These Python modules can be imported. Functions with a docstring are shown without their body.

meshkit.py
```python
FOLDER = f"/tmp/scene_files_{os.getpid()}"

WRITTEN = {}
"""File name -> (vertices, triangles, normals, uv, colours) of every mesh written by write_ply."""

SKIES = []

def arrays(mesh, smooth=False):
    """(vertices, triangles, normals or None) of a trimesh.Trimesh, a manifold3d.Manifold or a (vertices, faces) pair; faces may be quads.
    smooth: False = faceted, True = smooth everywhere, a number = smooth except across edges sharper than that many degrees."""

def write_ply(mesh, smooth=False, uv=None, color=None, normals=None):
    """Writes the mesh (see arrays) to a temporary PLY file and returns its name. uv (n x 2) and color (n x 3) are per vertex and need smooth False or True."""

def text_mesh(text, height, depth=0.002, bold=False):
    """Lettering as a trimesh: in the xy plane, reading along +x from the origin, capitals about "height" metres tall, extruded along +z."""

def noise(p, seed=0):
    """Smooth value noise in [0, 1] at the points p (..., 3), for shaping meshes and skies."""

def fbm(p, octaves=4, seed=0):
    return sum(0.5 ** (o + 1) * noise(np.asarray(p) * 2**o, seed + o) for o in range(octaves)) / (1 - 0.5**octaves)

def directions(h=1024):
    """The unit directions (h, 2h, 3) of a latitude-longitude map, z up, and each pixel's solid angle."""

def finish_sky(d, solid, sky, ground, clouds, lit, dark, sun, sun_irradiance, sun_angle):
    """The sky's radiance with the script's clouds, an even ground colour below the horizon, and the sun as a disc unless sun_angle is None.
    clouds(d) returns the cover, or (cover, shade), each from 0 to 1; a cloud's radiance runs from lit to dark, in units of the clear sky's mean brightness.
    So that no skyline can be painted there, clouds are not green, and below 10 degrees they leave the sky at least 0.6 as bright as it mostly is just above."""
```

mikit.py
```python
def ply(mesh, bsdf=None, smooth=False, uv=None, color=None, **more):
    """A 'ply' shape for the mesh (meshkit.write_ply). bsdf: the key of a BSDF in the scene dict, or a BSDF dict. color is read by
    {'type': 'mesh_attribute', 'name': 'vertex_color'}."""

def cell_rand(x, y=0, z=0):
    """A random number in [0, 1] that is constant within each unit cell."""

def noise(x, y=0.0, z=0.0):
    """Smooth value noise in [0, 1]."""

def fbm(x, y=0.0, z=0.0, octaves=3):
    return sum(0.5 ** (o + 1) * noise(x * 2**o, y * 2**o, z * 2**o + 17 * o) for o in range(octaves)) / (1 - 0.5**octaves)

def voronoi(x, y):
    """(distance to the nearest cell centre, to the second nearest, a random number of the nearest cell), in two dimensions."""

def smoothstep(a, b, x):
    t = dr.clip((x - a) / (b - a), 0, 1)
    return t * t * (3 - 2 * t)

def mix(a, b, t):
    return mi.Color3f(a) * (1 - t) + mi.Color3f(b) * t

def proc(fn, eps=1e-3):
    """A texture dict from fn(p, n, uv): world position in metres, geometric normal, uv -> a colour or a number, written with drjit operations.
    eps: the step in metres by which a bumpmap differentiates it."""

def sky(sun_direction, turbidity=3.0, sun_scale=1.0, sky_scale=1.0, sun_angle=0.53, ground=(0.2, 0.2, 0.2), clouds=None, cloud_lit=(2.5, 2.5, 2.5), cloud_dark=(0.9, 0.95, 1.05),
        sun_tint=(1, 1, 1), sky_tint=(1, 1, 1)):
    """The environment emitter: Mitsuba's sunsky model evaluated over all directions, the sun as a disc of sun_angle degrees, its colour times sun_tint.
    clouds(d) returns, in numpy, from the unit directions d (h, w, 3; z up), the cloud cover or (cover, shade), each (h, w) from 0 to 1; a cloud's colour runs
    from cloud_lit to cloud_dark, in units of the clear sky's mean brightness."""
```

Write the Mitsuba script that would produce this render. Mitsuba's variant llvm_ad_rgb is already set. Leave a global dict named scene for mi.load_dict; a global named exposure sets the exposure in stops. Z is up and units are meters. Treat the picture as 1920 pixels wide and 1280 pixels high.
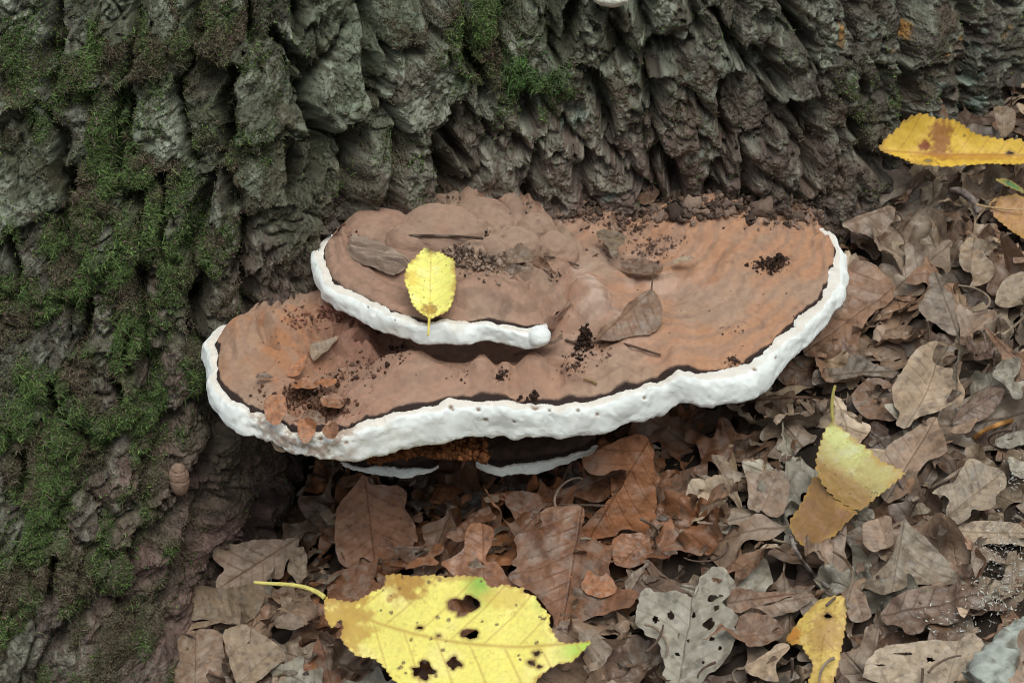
import math, random
import numpy as np, trimesh, mitsuba as mi, drjit as dr
import mikit, meshkit
from mikit import proc, noise as dnoise, fbm as dfbm, smoothstep as dsmooth, mix as dmix
from scipy.interpolate import CubicSpline, PchipInterpolator, RegularGridInterpolator
from scipy.spatial import cKDTree, Delaunay
from scipy import ndimage
import shapely
from shapely.geometry import Polygon, Point

random.seed(7); RNG = np.random.default_rng(11)
scene, labels = {}, {}

# ------------------------------------------------------------------ camera, sky, exposure
PITCH, HFOV, DIST = math.radians(33.0), 26.0, 1.30
TARGET = np.array([0, 0, 0.18])
FWD = np.array([0, math.cos(PITCH), -math.sin(PITCH)])
UPV = np.array([0, math.sin(PITCH), math.cos(PITCH)])
CAM = TARGET - FWD * DIST
scene['camera'] = {'type': 'thinlens', 'fov': HFOV, 'fov_axis': 'x', 'near_clip': 0.05, 'far_clip': 300.0,
                   'aperture_radius': 0.0022, 'focus_distance': 1.27,
                   'to_world': mi.ScalarTransform4f().look_at(origin=CAM.tolist(), target=TARGET.tolist(), up=[0, 0, 1])}
def overcast(d):
    el = np.clip(d[..., 2], 0, 1)
    return np.ones(el.shape), 1 - el ** 1.3
scene['sky'] = mikit.sky([0.12, -0.38, 0.9], turbidity=3, sun_scale=0.40, sun_angle=36, sun_tint=(.80, .97, 1.14), clouds=overcast,
                         cloud_lit=(3.1, 3.45, 3.65), cloud_dark=(0.42, 0.47, 0.50), ground=(0.07, 0.06, 0.045))
exposure = 2.06

# ------------------------------------------------------------------ measuring: a spot of the photograph (1920 x 1280) -> a point in the place
TH = math.tan(math.radians(HFOV / 2))
def ray(px, py):
    return FWD + np.array([1, 0, 0]) * ((px - 960) / 960 * TH) + UPV * ((640 - py) / 960 * TH)
def at(px, py, z):
    d = ray(px, py)
    return CAM + d * ((z - CAM[2]) / d[2])
def at_plane(px, py, o, n):
    d = ray(px, py)
    return CAM + d * (np.dot(np.asarray(o) - CAM, n) / np.dot(d, n))

# ------------------------------------------------------------------ small helpers
def sstep(a, b, x):
    t = np.clip((x - a) / (b - a), 0, 1)
    return t * t * (3 - 2 * t)
ROT = np.linalg.qr(np.array([[.62, .51, -.37], [-.43, .77, .29], [.35, -.21, .81]]))[0]
def N(x, y=0.0, z=0.0, seed=0):
    p = np.stack(np.broadcast_arrays(np.asarray(x, float), np.asarray(y, float), np.asarray(z, float)), -1) @ ROT
    return meshkit.noise(p, seed)
def F(x, y=0.0, z=0.0, o=4, seed=0):
    p = np.stack(np.broadcast_arrays(np.asarray(x, float), np.asarray(y, float), np.asarray(z, float)), -1) @ ROT
    return meshkit.fbm(p, o, seed)
def lerp(a, b, t):
    t = np.asarray(t)[..., None]
    return np.asarray(a) * (1 - t) + np.asarray(b) * t
def grid_faces(n, m, flip=False):
    i = np.arange(n * m).reshape(n, m)
    q = np.stack([i[:-1, :-1], i[1:, :-1], i[1:, 1:], i[:-1, 1:]], -1).reshape(-1, 4)
    if flip: q = q[:, ::-1]
    return np.vstack([q[:, [0, 1, 2]], q[:, [0, 2, 3]]])
def vnormals(v, f):
    n = np.zeros_like(v); c = np.cross(v[f[:, 1]] - v[f[:, 0]], v[f[:, 2]] - v[f[:, 0]])
    for k in range(3): 
        for j in range(3): n[:, j] += np.bincount(f[:, k], c[:, j], len(v))
    return n / np.maximum(np.linalg.norm(n, axis=1, keepdims=True), 1e-12)
def numbered(name):
    if name not in scene and not any(k.startswith(name + '__') for k in scene): return name
    k = 1
    while f'{name}_{k:03d}' in scene or any(q.startswith(f'{name}_{k:03d}__') for q in scene): k += 1
    return f'{name}_{k:03d}'
COUNT = {}
def key_for(parent, name):
    base = (parent + '__' if parent else '') + name
    c = COUNT.get(base, 0); COUNT[base] = c + 1
    return base if c == 0 else f'{base}_{c:03d}'
def put(name, v, f, bsdf, parent=None, color=None, uv=None, smooth=True, normals=None):
    """ONE mesh of the scene under the key of its holder."""
    key = key_for(parent, name)
    if normals is None: normals = vnormals(v, f) if smooth else None
    path = meshkit.write_ply((v, f), smooth if normals is None else True, uv, color, normals)
    scene[key] = {'type': 'ply', 'filename': path, 'face_normals': normals is None, 'bsdf': {'type': 'ref', 'id': bsdf}}
    return key
def thing(name, label, cat, group=None):
    key = key_for(None, name)
    labels[key] = {'label': label, 'category': cat}
    if group: labels[key]['group'] = group
    return key
def tube(path, rad, sides=7, wob=0.0, seed=0, step=.002):
    """A bent round stick along path with radius rad (number or list), ends closed."""
    path = np.asarray(path, float)
    if len(path) > 2:
        t = np.r_[0, np.cumsum(np.linalg.norm(np.diff(path, axis=0), axis=1))]
        n = max(8, int(t[-1] / step)); rad = np.interp(np.linspace(0, t[-1], n), t, np.broadcast_to(rad, len(t)))
        path = CubicSpline(t, path)(np.linspace(0, t[-1], n))
    n = len(path); rad = np.broadcast_to(rad, n)
    tan = np.gradient(path, axis=0); tan /= np.linalg.norm(tan, axis=1, keepdims=True)
    a = np.cross(tan, [0.21, 0.13, 0.97]); a /= np.linalg.norm(a, axis=1, keepdims=True); b = np.cross(tan, a)
    ang = np.linspace(0, 2 * np.pi, sides, endpoint=False)
    rr = rad[:, None] * (1 + wob * (F(np.arange(n)[:, None] * step * 160, np.cos(ang) * 1.8 + 3, np.sin(ang) * 1.8 + 3, 4, seed) - 0.5) * 2.6)
    v = path[:, None] + (a[:, None] * np.cos(ang)[None, :, None] + b[:, None] * np.sin(ang)[None, :, None]) * rr[..., None]
    i = np.arange(n * sides).reshape(n, sides); j = np.roll(i, -1, 1)
    q = np.stack([i[:-1], j[:-1], j[1:], i[1:]], -1).reshape(-1, 4)
    f = np.vstack([q[:, [0, 1, 2]], q[:, [0, 2, 3]]])
    v = np.vstack([v.reshape(-1, 3), path[:1], path[-1:]])
    c0, c1 = n * sides, n * sides + 1
    f = np.vstack([f, np.stack([j[0], i[0], np.full(sides, c0)], -1), np.stack([i[-1], j[-1], np.full(sides, c1)], -1)])
    return v, f
def join(parts):
    vs, fs, o = [], [], 0
    for v, f in parts: vs.append(v); fs.append(f + o); o += len(v)
    return np.vstack(vs), np.vstack(fs)

# ------------------------------------------------------------------ materials
def grain(scale, amp_key):
    return proc(lambda p, n, uv: (dfbm(p.x * scale, p.y * scale, p.z * scale, 3)), eps=3e-4)
def principled(col, rough, spec=0.3, **k):
    return {'type': 'principled', 'base_color': col, 'roughness': rough, 'specular': spec, **k}
VC = {'type': 'mesh_attribute', 'name': 'vertex_color'}
def bumped(b, tex, scale):
    return {'type': 'twosided', 'b': {'type': 'bumpmap', 'scale': scale, 't': tex, 'b': b}}
fine = proc(lambda p, n, uv: dfbm(p.x * 900, p.y * 900, p.z * 900, 3), eps=2e-4)
medium_grain = proc(lambda p, n, uv: dfbm(p.x * 420, p.y * 420, p.z * 420, 3), eps=3e-4)
crust = proc(lambda p, n, uv: (1 - dr.abs(2 * dfbm(p.x * 330 + p.y * 90, p.y * 330 - p.z * 60, p.z * 210 + p.x * 50, 3) - 1)) * .8 + .5 * dfbm(p.x * 700, p.y * 700, p.z * 700, 2), eps=3e-4)
scene['bark_material'] = bumped(principled(VC, 0.68, 0.4), crust, 0.0030)
scene['cap_material'] = bumped(principled(VC, 0.82, 0.2), fine, 0.0009)
scene['white_material'] = bumped(principled(VC, 0.6, 0.3), fine, 0.0003)
scene['leaf_fresh_material'] = bumped(principled(VC, 0.5, 0.35), medium_grain, 0.0004)
scene['moss_material'] = {'type': 'twosided', 'b': principled(VC, 0.7, 0.2)}
scene['crumb_material'] = bumped(principled(VC, 0.9, 0.15), fine, 0.0008)
# dry leaves: u = 10*kind + 2 + place along the midrib, v = 10*shade(0..15) + 5 + distance from the midrib in leaf lengths
PAL = np.array([[.235, .165, .125], [.30, .225, .165], [.19, .115, .080], [.235, .115, .068], [.36, .29, .225], [.125, .085, .068],
                [.42, .36, .28], [.20, .155, .125], [.30, .135, .07], [.33, .31, .27]])
PAL = PAL * [1.06, .97, .87]
PALT = [mi.Float(np.ascontiguousarray(PAL[:, k], dtype=np.float32)) for k in range(3)]
def leaf_parts(uv):
    kind = dr.floor(uv.x / 10); a = uv.x - 10 * kind - 2
    sh = dr.floor(uv.y / 10); w = uv.y - 10 * sh - 5
    rel = dr.abs(w)
    f = (a - rel * 0.75 + rel * rel * 0.5) * 7.5 + dr.select(w > 0, mi.Float(0.0), mi.Float(0.4)) + sh * 0.37
    f = f - dr.floor(f)
    side = dr.minimum(f, 1 - f) / 7.5
    return kind, sh, a, w, rel, side
def leaf_color(p, n, uv):
    kind, sh, a, w, rel, side = leaf_parts(uv)
    i = mi.UInt32(dr.clip(kind, 0, len(PAL) - 1))
    base = mi.Color3f(*[dr.gather(mi.Float, t, i) for t in PALT])
    q = dfbm((a * .9 + w * .4) * 6 + sh * 3.1, (w * .9 - a * .4) * 6 + sh, sh, 5)
    fin = dfbm(p.x * 500, p.y * 500, p.z * 500, 2)
    c = base * (0.42 + 0.075 * sh) * (0.62 + 0.62 * q + 0.45 * (fin - 0.5))
    blot = dsmooth(0.55, 0.70, dfbm((a * .8 + w * .6) * 10 + sh * 7, (w * .8 - a * .6) * 10, sh * 2 + 5, 4))
    c = dmix(c, mi.Color3f(c.x * 0.45, c.y * 0.42, c.z * 0.42), blot * 0.55)
    pale = dsmooth(0.52, 0.75, dfbm((a * .7 - w * .7) * 7 - sh * 5, (w + a) * 5 + 9, sh + 31, 5))
    c = dmix(c, mi.Color3f(0.40, 0.35, 0.30), pale * 0.22)
    vein = dr.maximum(1 - dsmooth(0.003, 0.009, rel), 0.6 * (1 - dsmooth(0.001, 0.0045, side)))
    return dmix(c, mi.Color3f(c.x * 0.48, c.y * 0.42, c.z * 0.38), vein * 0.6)
def leaf_relief(p, n, uv):
    kind, sh, a, w, rel, side = leaf_parts(uv)
    vein = dr.maximum(1 - dsmooth(0.0, 0.011, rel), 0.6 * (1 - dsmooth(0.0, 0.007, side)))
    return -vein * 0.4 + dfbm(p.x * 160, p.y * 160, p.z * 160, 3)
scene['leaf_material'] = bumped(principled(proc(leaf_color), 0.45, 0.4), proc(leaf_relief, eps=4e-4), 0.0016)
def soil_color(p, n, uv):
    f = dfbm(p.x * 60, p.y * 60, p.z * 60, 4)
    g = dfbm(p.x * 9 + 4, p.y * 9, 0.5, 3)
    return dmix(mi.Color3f(0.018, 0.013, 0.010), mi.Color3f(0.07, 0.047, 0.036), dsmooth(0.35, 0.75, 0.6 * f + 0.4 * g))
scene['soil_material'] = bumped(principled(proc(soil_color), 0.9, 0.15), proc(lambda p, n, uv: dfbm(p.x * 120, p.y * 120, p.z * 120, 4), eps=5e-4), 0.004)

# ------------------------------------------------------------------ ground
def ground_z(x, y):
    x, y = np.asarray(x, float), np.asarray(y, float)
    z = 0.005 + 0.36 * 0.9 * np.tanh((x + 0.15) / 0.9) + 0.15 * 0.8 * np.tanh(y / 0.8)
    return z
def build_ground():
    def axis(lo, hi):
        fine_ = np.arange(lo, hi, 0.006)
        out = np.geomspace(0.01, 90, 40)
        return np.r_[lo - out[::-1], fine_, hi + out]
    xs, ys = axis(-0.5, 0.5), axis(-0.5, 0.5)
    X, Y = np.meshgrid(xs, ys, indexing='ij')
    Z = ground_z(X, Y) + (F(X * 25, Y * 25, 0, 4, 3) - 0.5) * 0.02
    P = np.stack([X, Y, Z], -1).reshape(-1, 3)
    put('ground', P, grid_faces(len(xs), len(ys)), 'soil_material')
    labels['ground'] = {'label': 'dark soil under the leaf litter', 'category': 'ground', 'kind': 'structure'}
build_ground()

# ------------------------------------------------------------------ trunk
KX = np.array([-.80, -.5, -.4, -.3, -.2, -.12, -.06, 0, .08, .15, .22, .3, .4, .5, .80])
LOOP_BACK = [(.98, .65), (.95, 1.15), (.5, 1.6), (-.2, 1.65), (-.8, 1.4), (-1.05, .85)]
def loop(ys, shrink):
    front = np.stack([KX, ys], 1)
    back = np.array(LOOP_BACK)
    c = np.array([0, .75])
    back = c + (back - c) * shrink
    p = np.vstack([front, back, front[:1]])
    return p
LEVELS = {
    -0.15: (np.array([.22, -.18, -.24, -.22, -.13, .015, .10, .13, .145, .15, .15, .17, .22, .30, .50]) , 1.08),
    0.00: (np.array([.26, -.09, -.13, -.11, -.050, .095, .125, .138, .145, .165, .212, .215, .28, .37, .58]), 1.03),
    0.18: (np.array([.30, .03, .00, .005, .014, .046, .092, .122, .132, .138, .165, .232, .32, .41, .62]), 1.0),
    0.40: (np.array([.40, .17, .13, .115, .115, .125, .135, .148, .156, .166, .195, .258, .35, .44, .64]), .96),
    0.80: (np.array([.48, .26, .22, .19, .18, .18, .185, .19, .20, .21, .235, .28, .36, .44, .62]), .92),
    3.00: (np.array([.60, .42, .36, .32, .30, .29, .285, .285, .29, .30, .32, .36, .43, .50, .68]), .84)}
T_KN = None
def make_wall():
    zs = np.array(sorted(LEVELS)); loops = []
    for z in zs: loops.append(loop(*LEVELS[z]))
    L = np.array(loops)                                     # level, knot, 2
    d = np.linalg.norm(np.diff(L[2], axis=0), axis=1); t = np.r_[0, np.cumsum(d)]
    sp = [CubicSpline(t, l, bc_type='periodic') for l in L]
    return zs, t, sp
WZ, WT, WSP = make_wall()
def wall_grid(ts, zs):
    lv = np.stack([s(ts) for s in WSP])                     # level, t, 2
    return PchipInterpolator(WZ, lv, axis=0)(np.clip(zs, WZ[0], WZ[-1]))   # z, t, 2
# smooth wall as y(x, z), to find spots on it
_ts = np.linspace(WT[0], WT[len(KX) - 1], 400); _zs = np.linspace(-0.15, 0.6, 200)
_g = wall_grid(_ts, _zs); _xs = np.linspace(-0.7, 0.7, 300)
_Y = np.stack([np.interp(_xs, r[:, 0], r[:, 1]) for r in _g])
WALL = RegularGridInterpolator((_zs, _xs), _Y, bounds_error=False, fill_value=None)
def wall_y(x, z): return WALL(np.stack(np.broadcast_arrays(z, x), -1))
def on_wall(px, py, out=0.0):
    d = ray(px, py); d = d / d[1]
    s = np.linspace(0.6, 1.9, 2600); p = CAM + s[:, None] * d
    k = np.argmax(p[:, 1] > wall_y(p[:, 0], p[:, 2]) - out)
    return p[k]
def on_ground(px, py, lift=0.0):
    d = ray(px, py); s = np.linspace(0.6, 2.2, 3000); p = CAM + s[:, None] * d
    return p[np.argmax(p[:, 2] < ground_z(p[:, 0], p[:, 1]) + lift)]

# plates: spot in the photograph, width, height (mm), stand-out (mm), share of lichen, of moss
PLATES = [(35, 110, 34, 70, 4, .5, .2), (45, 330, 34, 50, 2, .4, .3), (150, 90, 28, 60, 2, .3, .7), (225, 60, 25, 40, 2, .3, .6), (300, 70, 30, 50, 5, .6, .6), (175, 250, 34, 60, 0, .1, .8), (290, 230, 28, 50, 3, .6, .3),
 (420, 50, 34, 40, 4, .4, .5), (380, 160, 24, 40, -6, .1, .3), (500, 170, 44, 70, 6, .2, .05), (500, 320, 34, 36, 3, .2, .2), (510, 30, 20, 34, 1, .1, 0), (570, 60, 20, 60, 4, .3, 0), (640, 130, 40, 90, 6, .6, .0), (590, 330, 16, 40, -8, .1, .1),
 (760, 60, 26, 40, 2, .4, .3), (820, 60, 24, 40, 4, .3, .1), (780, 160, 44, 36, 5, .6, .1), (690, 280, 40, 40, 4, .3, .2), (790, 285, 40, 46, 6, .4, .2), (905, 60, 32, 60, -4, .1, .8), (885, 260, 18, 70, -9, .1, .3), (930, 200, 24, 60, 0, .5, .2),
 (1005, 100, 38, 60, 3, .3, 1.0), (960, 300, 34, 40, 1, .7, .1), (1020, 260, 22, 34, 3, .6, .1), (1080, 210, 26, 44, 2, .5, .1), (1050, 330, 30, 30, 2, .7, 0), (1120, 320, 30, 34, 3, .5, 0), (1120, 80, 30, 60, 0, .2, .2), (1170, 190, 30, 44, 1, .4, .1), (1200, 60, 30, 50, 3, .5, .1), (1240, 30, 30, 40, 4, .5, 0),
 (1290, 130, 46, 44, 7, .4, .0), (1280, 220, 44, 36, 5, .3, 0), (1180, 280, 26, 44, -2, .2, .1), (1330, 50, 30, 40, 3, .3, 0), (1400, 70, 26, 50, 0, .3, 0), (1455, 120, 22, 50, 6, .3, 0), (1390, 190, 20, 44, -12, .1, 0), (1290, 320, 30, 30, 2, .4, 0), (1370, 340, 28, 30, 1, .2, 0),
 (1460, 280, 34, 50, 7, .2, 0), (1420, 350, 26, 28, 3, .2, 0), (1560, 60, 34, 50, 4, .4, 0), (1600, 150, 24, 40, 3, .3, .2), (1560, 240, 26, 46, 4, .2, .0), (1570, 340, 30, 40, 3, .2, 0), (1510, 240, 14, 50, -9, .0, .1), (1660, 60, 32, 46, 2, .3, 0), (1660, 210, 34, 40, -2, .1, .4), (1750, 80, 40, 50, 4, .3, 0), (1760, 180, 36, 36, 2, .2, .1), (1850, 60, 40, 50, 3, .3, .0), (1860, 160, 34, 40, 2, .2, .1), (1900, 240, 26, 36, -3, .1, 0),
 (60, 480, 40, 60, 0, .1, .7), (190, 420, 44, 60, 2, .1, .9), (320, 380, 34, 50, 1, .2, .6), (420, 430, 36, 56, 2, .2, .4), (500, 450, 30, 56, 2, .2, .3), (540, 540, 30, 50, 1, .1, .0), (60, 680, 44, 70, 2, .1, .6), (190, 600, 48, 70, 3, .0, .9), (310, 560, 40, 60, 2, .1, .6), (310, 700, 36, 60, 3, .0, .9), (180, 760, 36, 60, 2, .1, .5), (80, 860, 40, 60, 3, .0, .9),
 (230, 900, 40, 60, 2, .2, .5), (340, 860, 36, 60, 2, .0, .3), (440, 880, 36, 60, 2, .0, .1), (530, 920, 34, 60, 2, .0, .1), (30, 950, 26, 50, 2, .1, .8), (110, 1040, 40, 60, 2, .2, .5), (240, 1080, 40, 60, 3, .1, .4), (330, 1020, 36, 60, 2, .1, .2), (420, 980, 34, 50, 1, .0, .1), (60, 1180, 44, 60, 2, .1, .6), (180, 1200, 40, 50, 2, .1, .5), (20, 1100, 30, 50, 1, .1, .5), (590, 850, 26, 60, 0, .0, .0), (610, 960, 20, 40, 0, .0, .0), (260, 1000, 30, 40, 1, .1, .5), (460, 700, 30, 50, 1, .05, .2), (400, 600, 34, 50, 1, .1, .3), (160, 980, 30, 60, 1, .1, .5)]
XC = -0.10
def fan(x, z):
    return XC + (x - XC) / (1 + 1.1 * np.clip(0.30 - z, -0.3, 0.45))
seeds, sinfo = [], []
for (px, py, w, h, out, li, mo) in PLATES:
    p = on_wall(px, py)
    seeds.append((p[0], p[2])); sinfo.append((out * 1e-3, li, mo))
ns_named = len(seeds)
tries = 0
while len(seeds) < 900 and tries < 60000:                     # the rest of the trunk, out of the frame
    tries += 1
    q = (RNG.uniform(-2.6, 4.2), RNG.uniform(-0.15, 3.0))
    inside = -0.32 < q[0] < 0.33 and q[1] < 0.36
    dmin = min(abs(q[0] - s[0]) * 1.0 + abs(q[1] - s[1]) * 0.6 for s in seeds)
    if inside or dmin < 0.05: continue
    seeds.append(q); sinfo.append((RNG.uniform(-.003, .005), RNG.uniform(0, .5), RNG.uniform(0, .4)))
seeds, sinfo = np.array(seeds), np.array(sinfo)
SCALE = np.array([1.0, 0.80])
STREE = cKDTree(np.stack([fan(seeds[:, 0], seeds[:, 1]), seeds[:, 1]], 1) * SCALE)

MOSS_SPOTS = [(180, 70, 60, 1.), (420, 60, 50, .8), (300, 110, 50, .6), (180, 270, 70, .9), (200, 390, 90, 1.), (60, 480, 90, .8), (180, 560, 120, 1.), (280, 640, 80, .9), (310, 740, 60, 1.2), (60, 720, 80, .8), (90, 840, 70, 1.2), (30, 960, 60, 1.), (180, 1060, 90, .7), (60, 1190, 90, .9), (250, 1180, 60, .5), (1005, 125, 55, 1.4), (900, 50, 60, 1.), (1650, 210, 45, .7), (330, 420, 60, .6), (430, 330, 50, .5), (20, 380, 50, .7), (240, 860, 70, .7), (760, 40, 40, .4), (420, 640, 60, .4), (300, 980, 80, .45), (1600, 150, 30, .4), (940, 160, 40, .5), (20, 150, 40, .4), (700, 330, 60, .35)]
MS = [(on_wall(px, min(py, 1270)), r * 0.0003125, k) for px, py, r, k in MOSS_SPOTS]
def moss_field(x, z):
    m = np.zeros_like(x)
    for p, r, k in MS: m += k * np.exp(-((x - p[0]) ** 2 + ((z - p[2]) * 0.9) ** 2) / (1.1 * r * r))
    return m
FISSURES = [(5, [(82, 10), (110, 77), (117, 140)]), (4, [(463, 0), (460, 65)]), (5, [(505, 70), (567, 133), (577, 200), (597, 243)]), (6, [(613, 247), (600, 317)]), (4, [(550, 0), (547, 80)]), (4, [(233, 160), (240, 240), (260, 283)]), (5, [(133, 320), (127, 417)]), (6.5, [(690, -10), (692, 100), (703, 173)]), (3.5, [(640, 240), (707, 213)]),
 (4, [(873, 100), (907, 140), (917, 187)]), (5, [(857, 213), (860, 267), (887, 307)]), (3.5, [(950, 0), (953, 117)]), (7, [(1073, 5), (1070, 93)]), (4, [(993, 167), (990, 233)]), (3.5, [(1187, 100), (1225, 103), (1260, 98)]), (6, [(1257, 293), (1267, 373)]), (9, [(1373, 77), (1392, 112), (1420, 125)]), (7, [(1425, 100), (1467, 150)]), (5, [(1487, 187), (1513, 233), (1513, 350)]), (4, [(1460, 0), (1500, 60), (1530, 93)]), (5, [(1620, 150), (1623, 187)]), (3.5, [(1813, 67), (1817, 160)]),
 (4, [(233, 614), (230, 654), (240, 694)]), (4, [(220, 707), (217, 770)]), (4, [(25, 430), (33, 547)]), (4, [(93, 727), (103, 770)]), (5, [(273, 1000), (247, 1093), (230, 1140)]), (5, [(50, 853), (50, 925)]), (4, [(107, 1053), (87, 1126)]), (5, [(560, 860), (563, 980)]), (4, [(430, 120), (420, 200), (440, 270)]), (4, [(300, 330), (320, 420), (310, 480)]), (4, [(420, 250), (415, 330), (430, 380)]), (4, [(810, 300), (850, 340)]), (3.5, [(735, 85), (790, 95)]), (4, [(1330, 20), (1360, 60)]), (4, [(1690, 120), (1700, 200)]), (4, [(410, 1010), (400, 1080)]), (4, [(160, 560), (150, 640)]), (3.5, [(360, 560), (372, 640)])]
def fissure_field(x, z):
    out = np.zeros_like(x); near_ = (np.abs(x) < .40) & (z < .40); X, Z = x[near_], z[near_]; o = out[near_]
    X = X + (F(X * 60, Z * 40, 3.3, 3, 120) - .5) * .016; Zw = Z + (F(X * 60, Z * 60, 8.3, 3, 121) - .5) * .016; wid = .55 + .9 * F(X * 45, Z * 45, 6.6, 3, 122)
    for w, line in FISSURES:
        q = np.array([on_wall(a, b)[[0, 2]] for a, b in line])
        for a, b in zip(q[:-1], q[1:]):
            d = b - a; t = np.clip(((X - a[0]) * d[0] + (Zw - a[1]) * d[1]) / (d @ d), 0, 1)
            o = np.maximum(o, 1 - sstep(.35, 1.05, np.hypot(X - a[0] - t * d[0], Zw - a[1] - t * d[1]) / (w * .00085 * wid)))
    out[near_] = o
    return out
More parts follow.
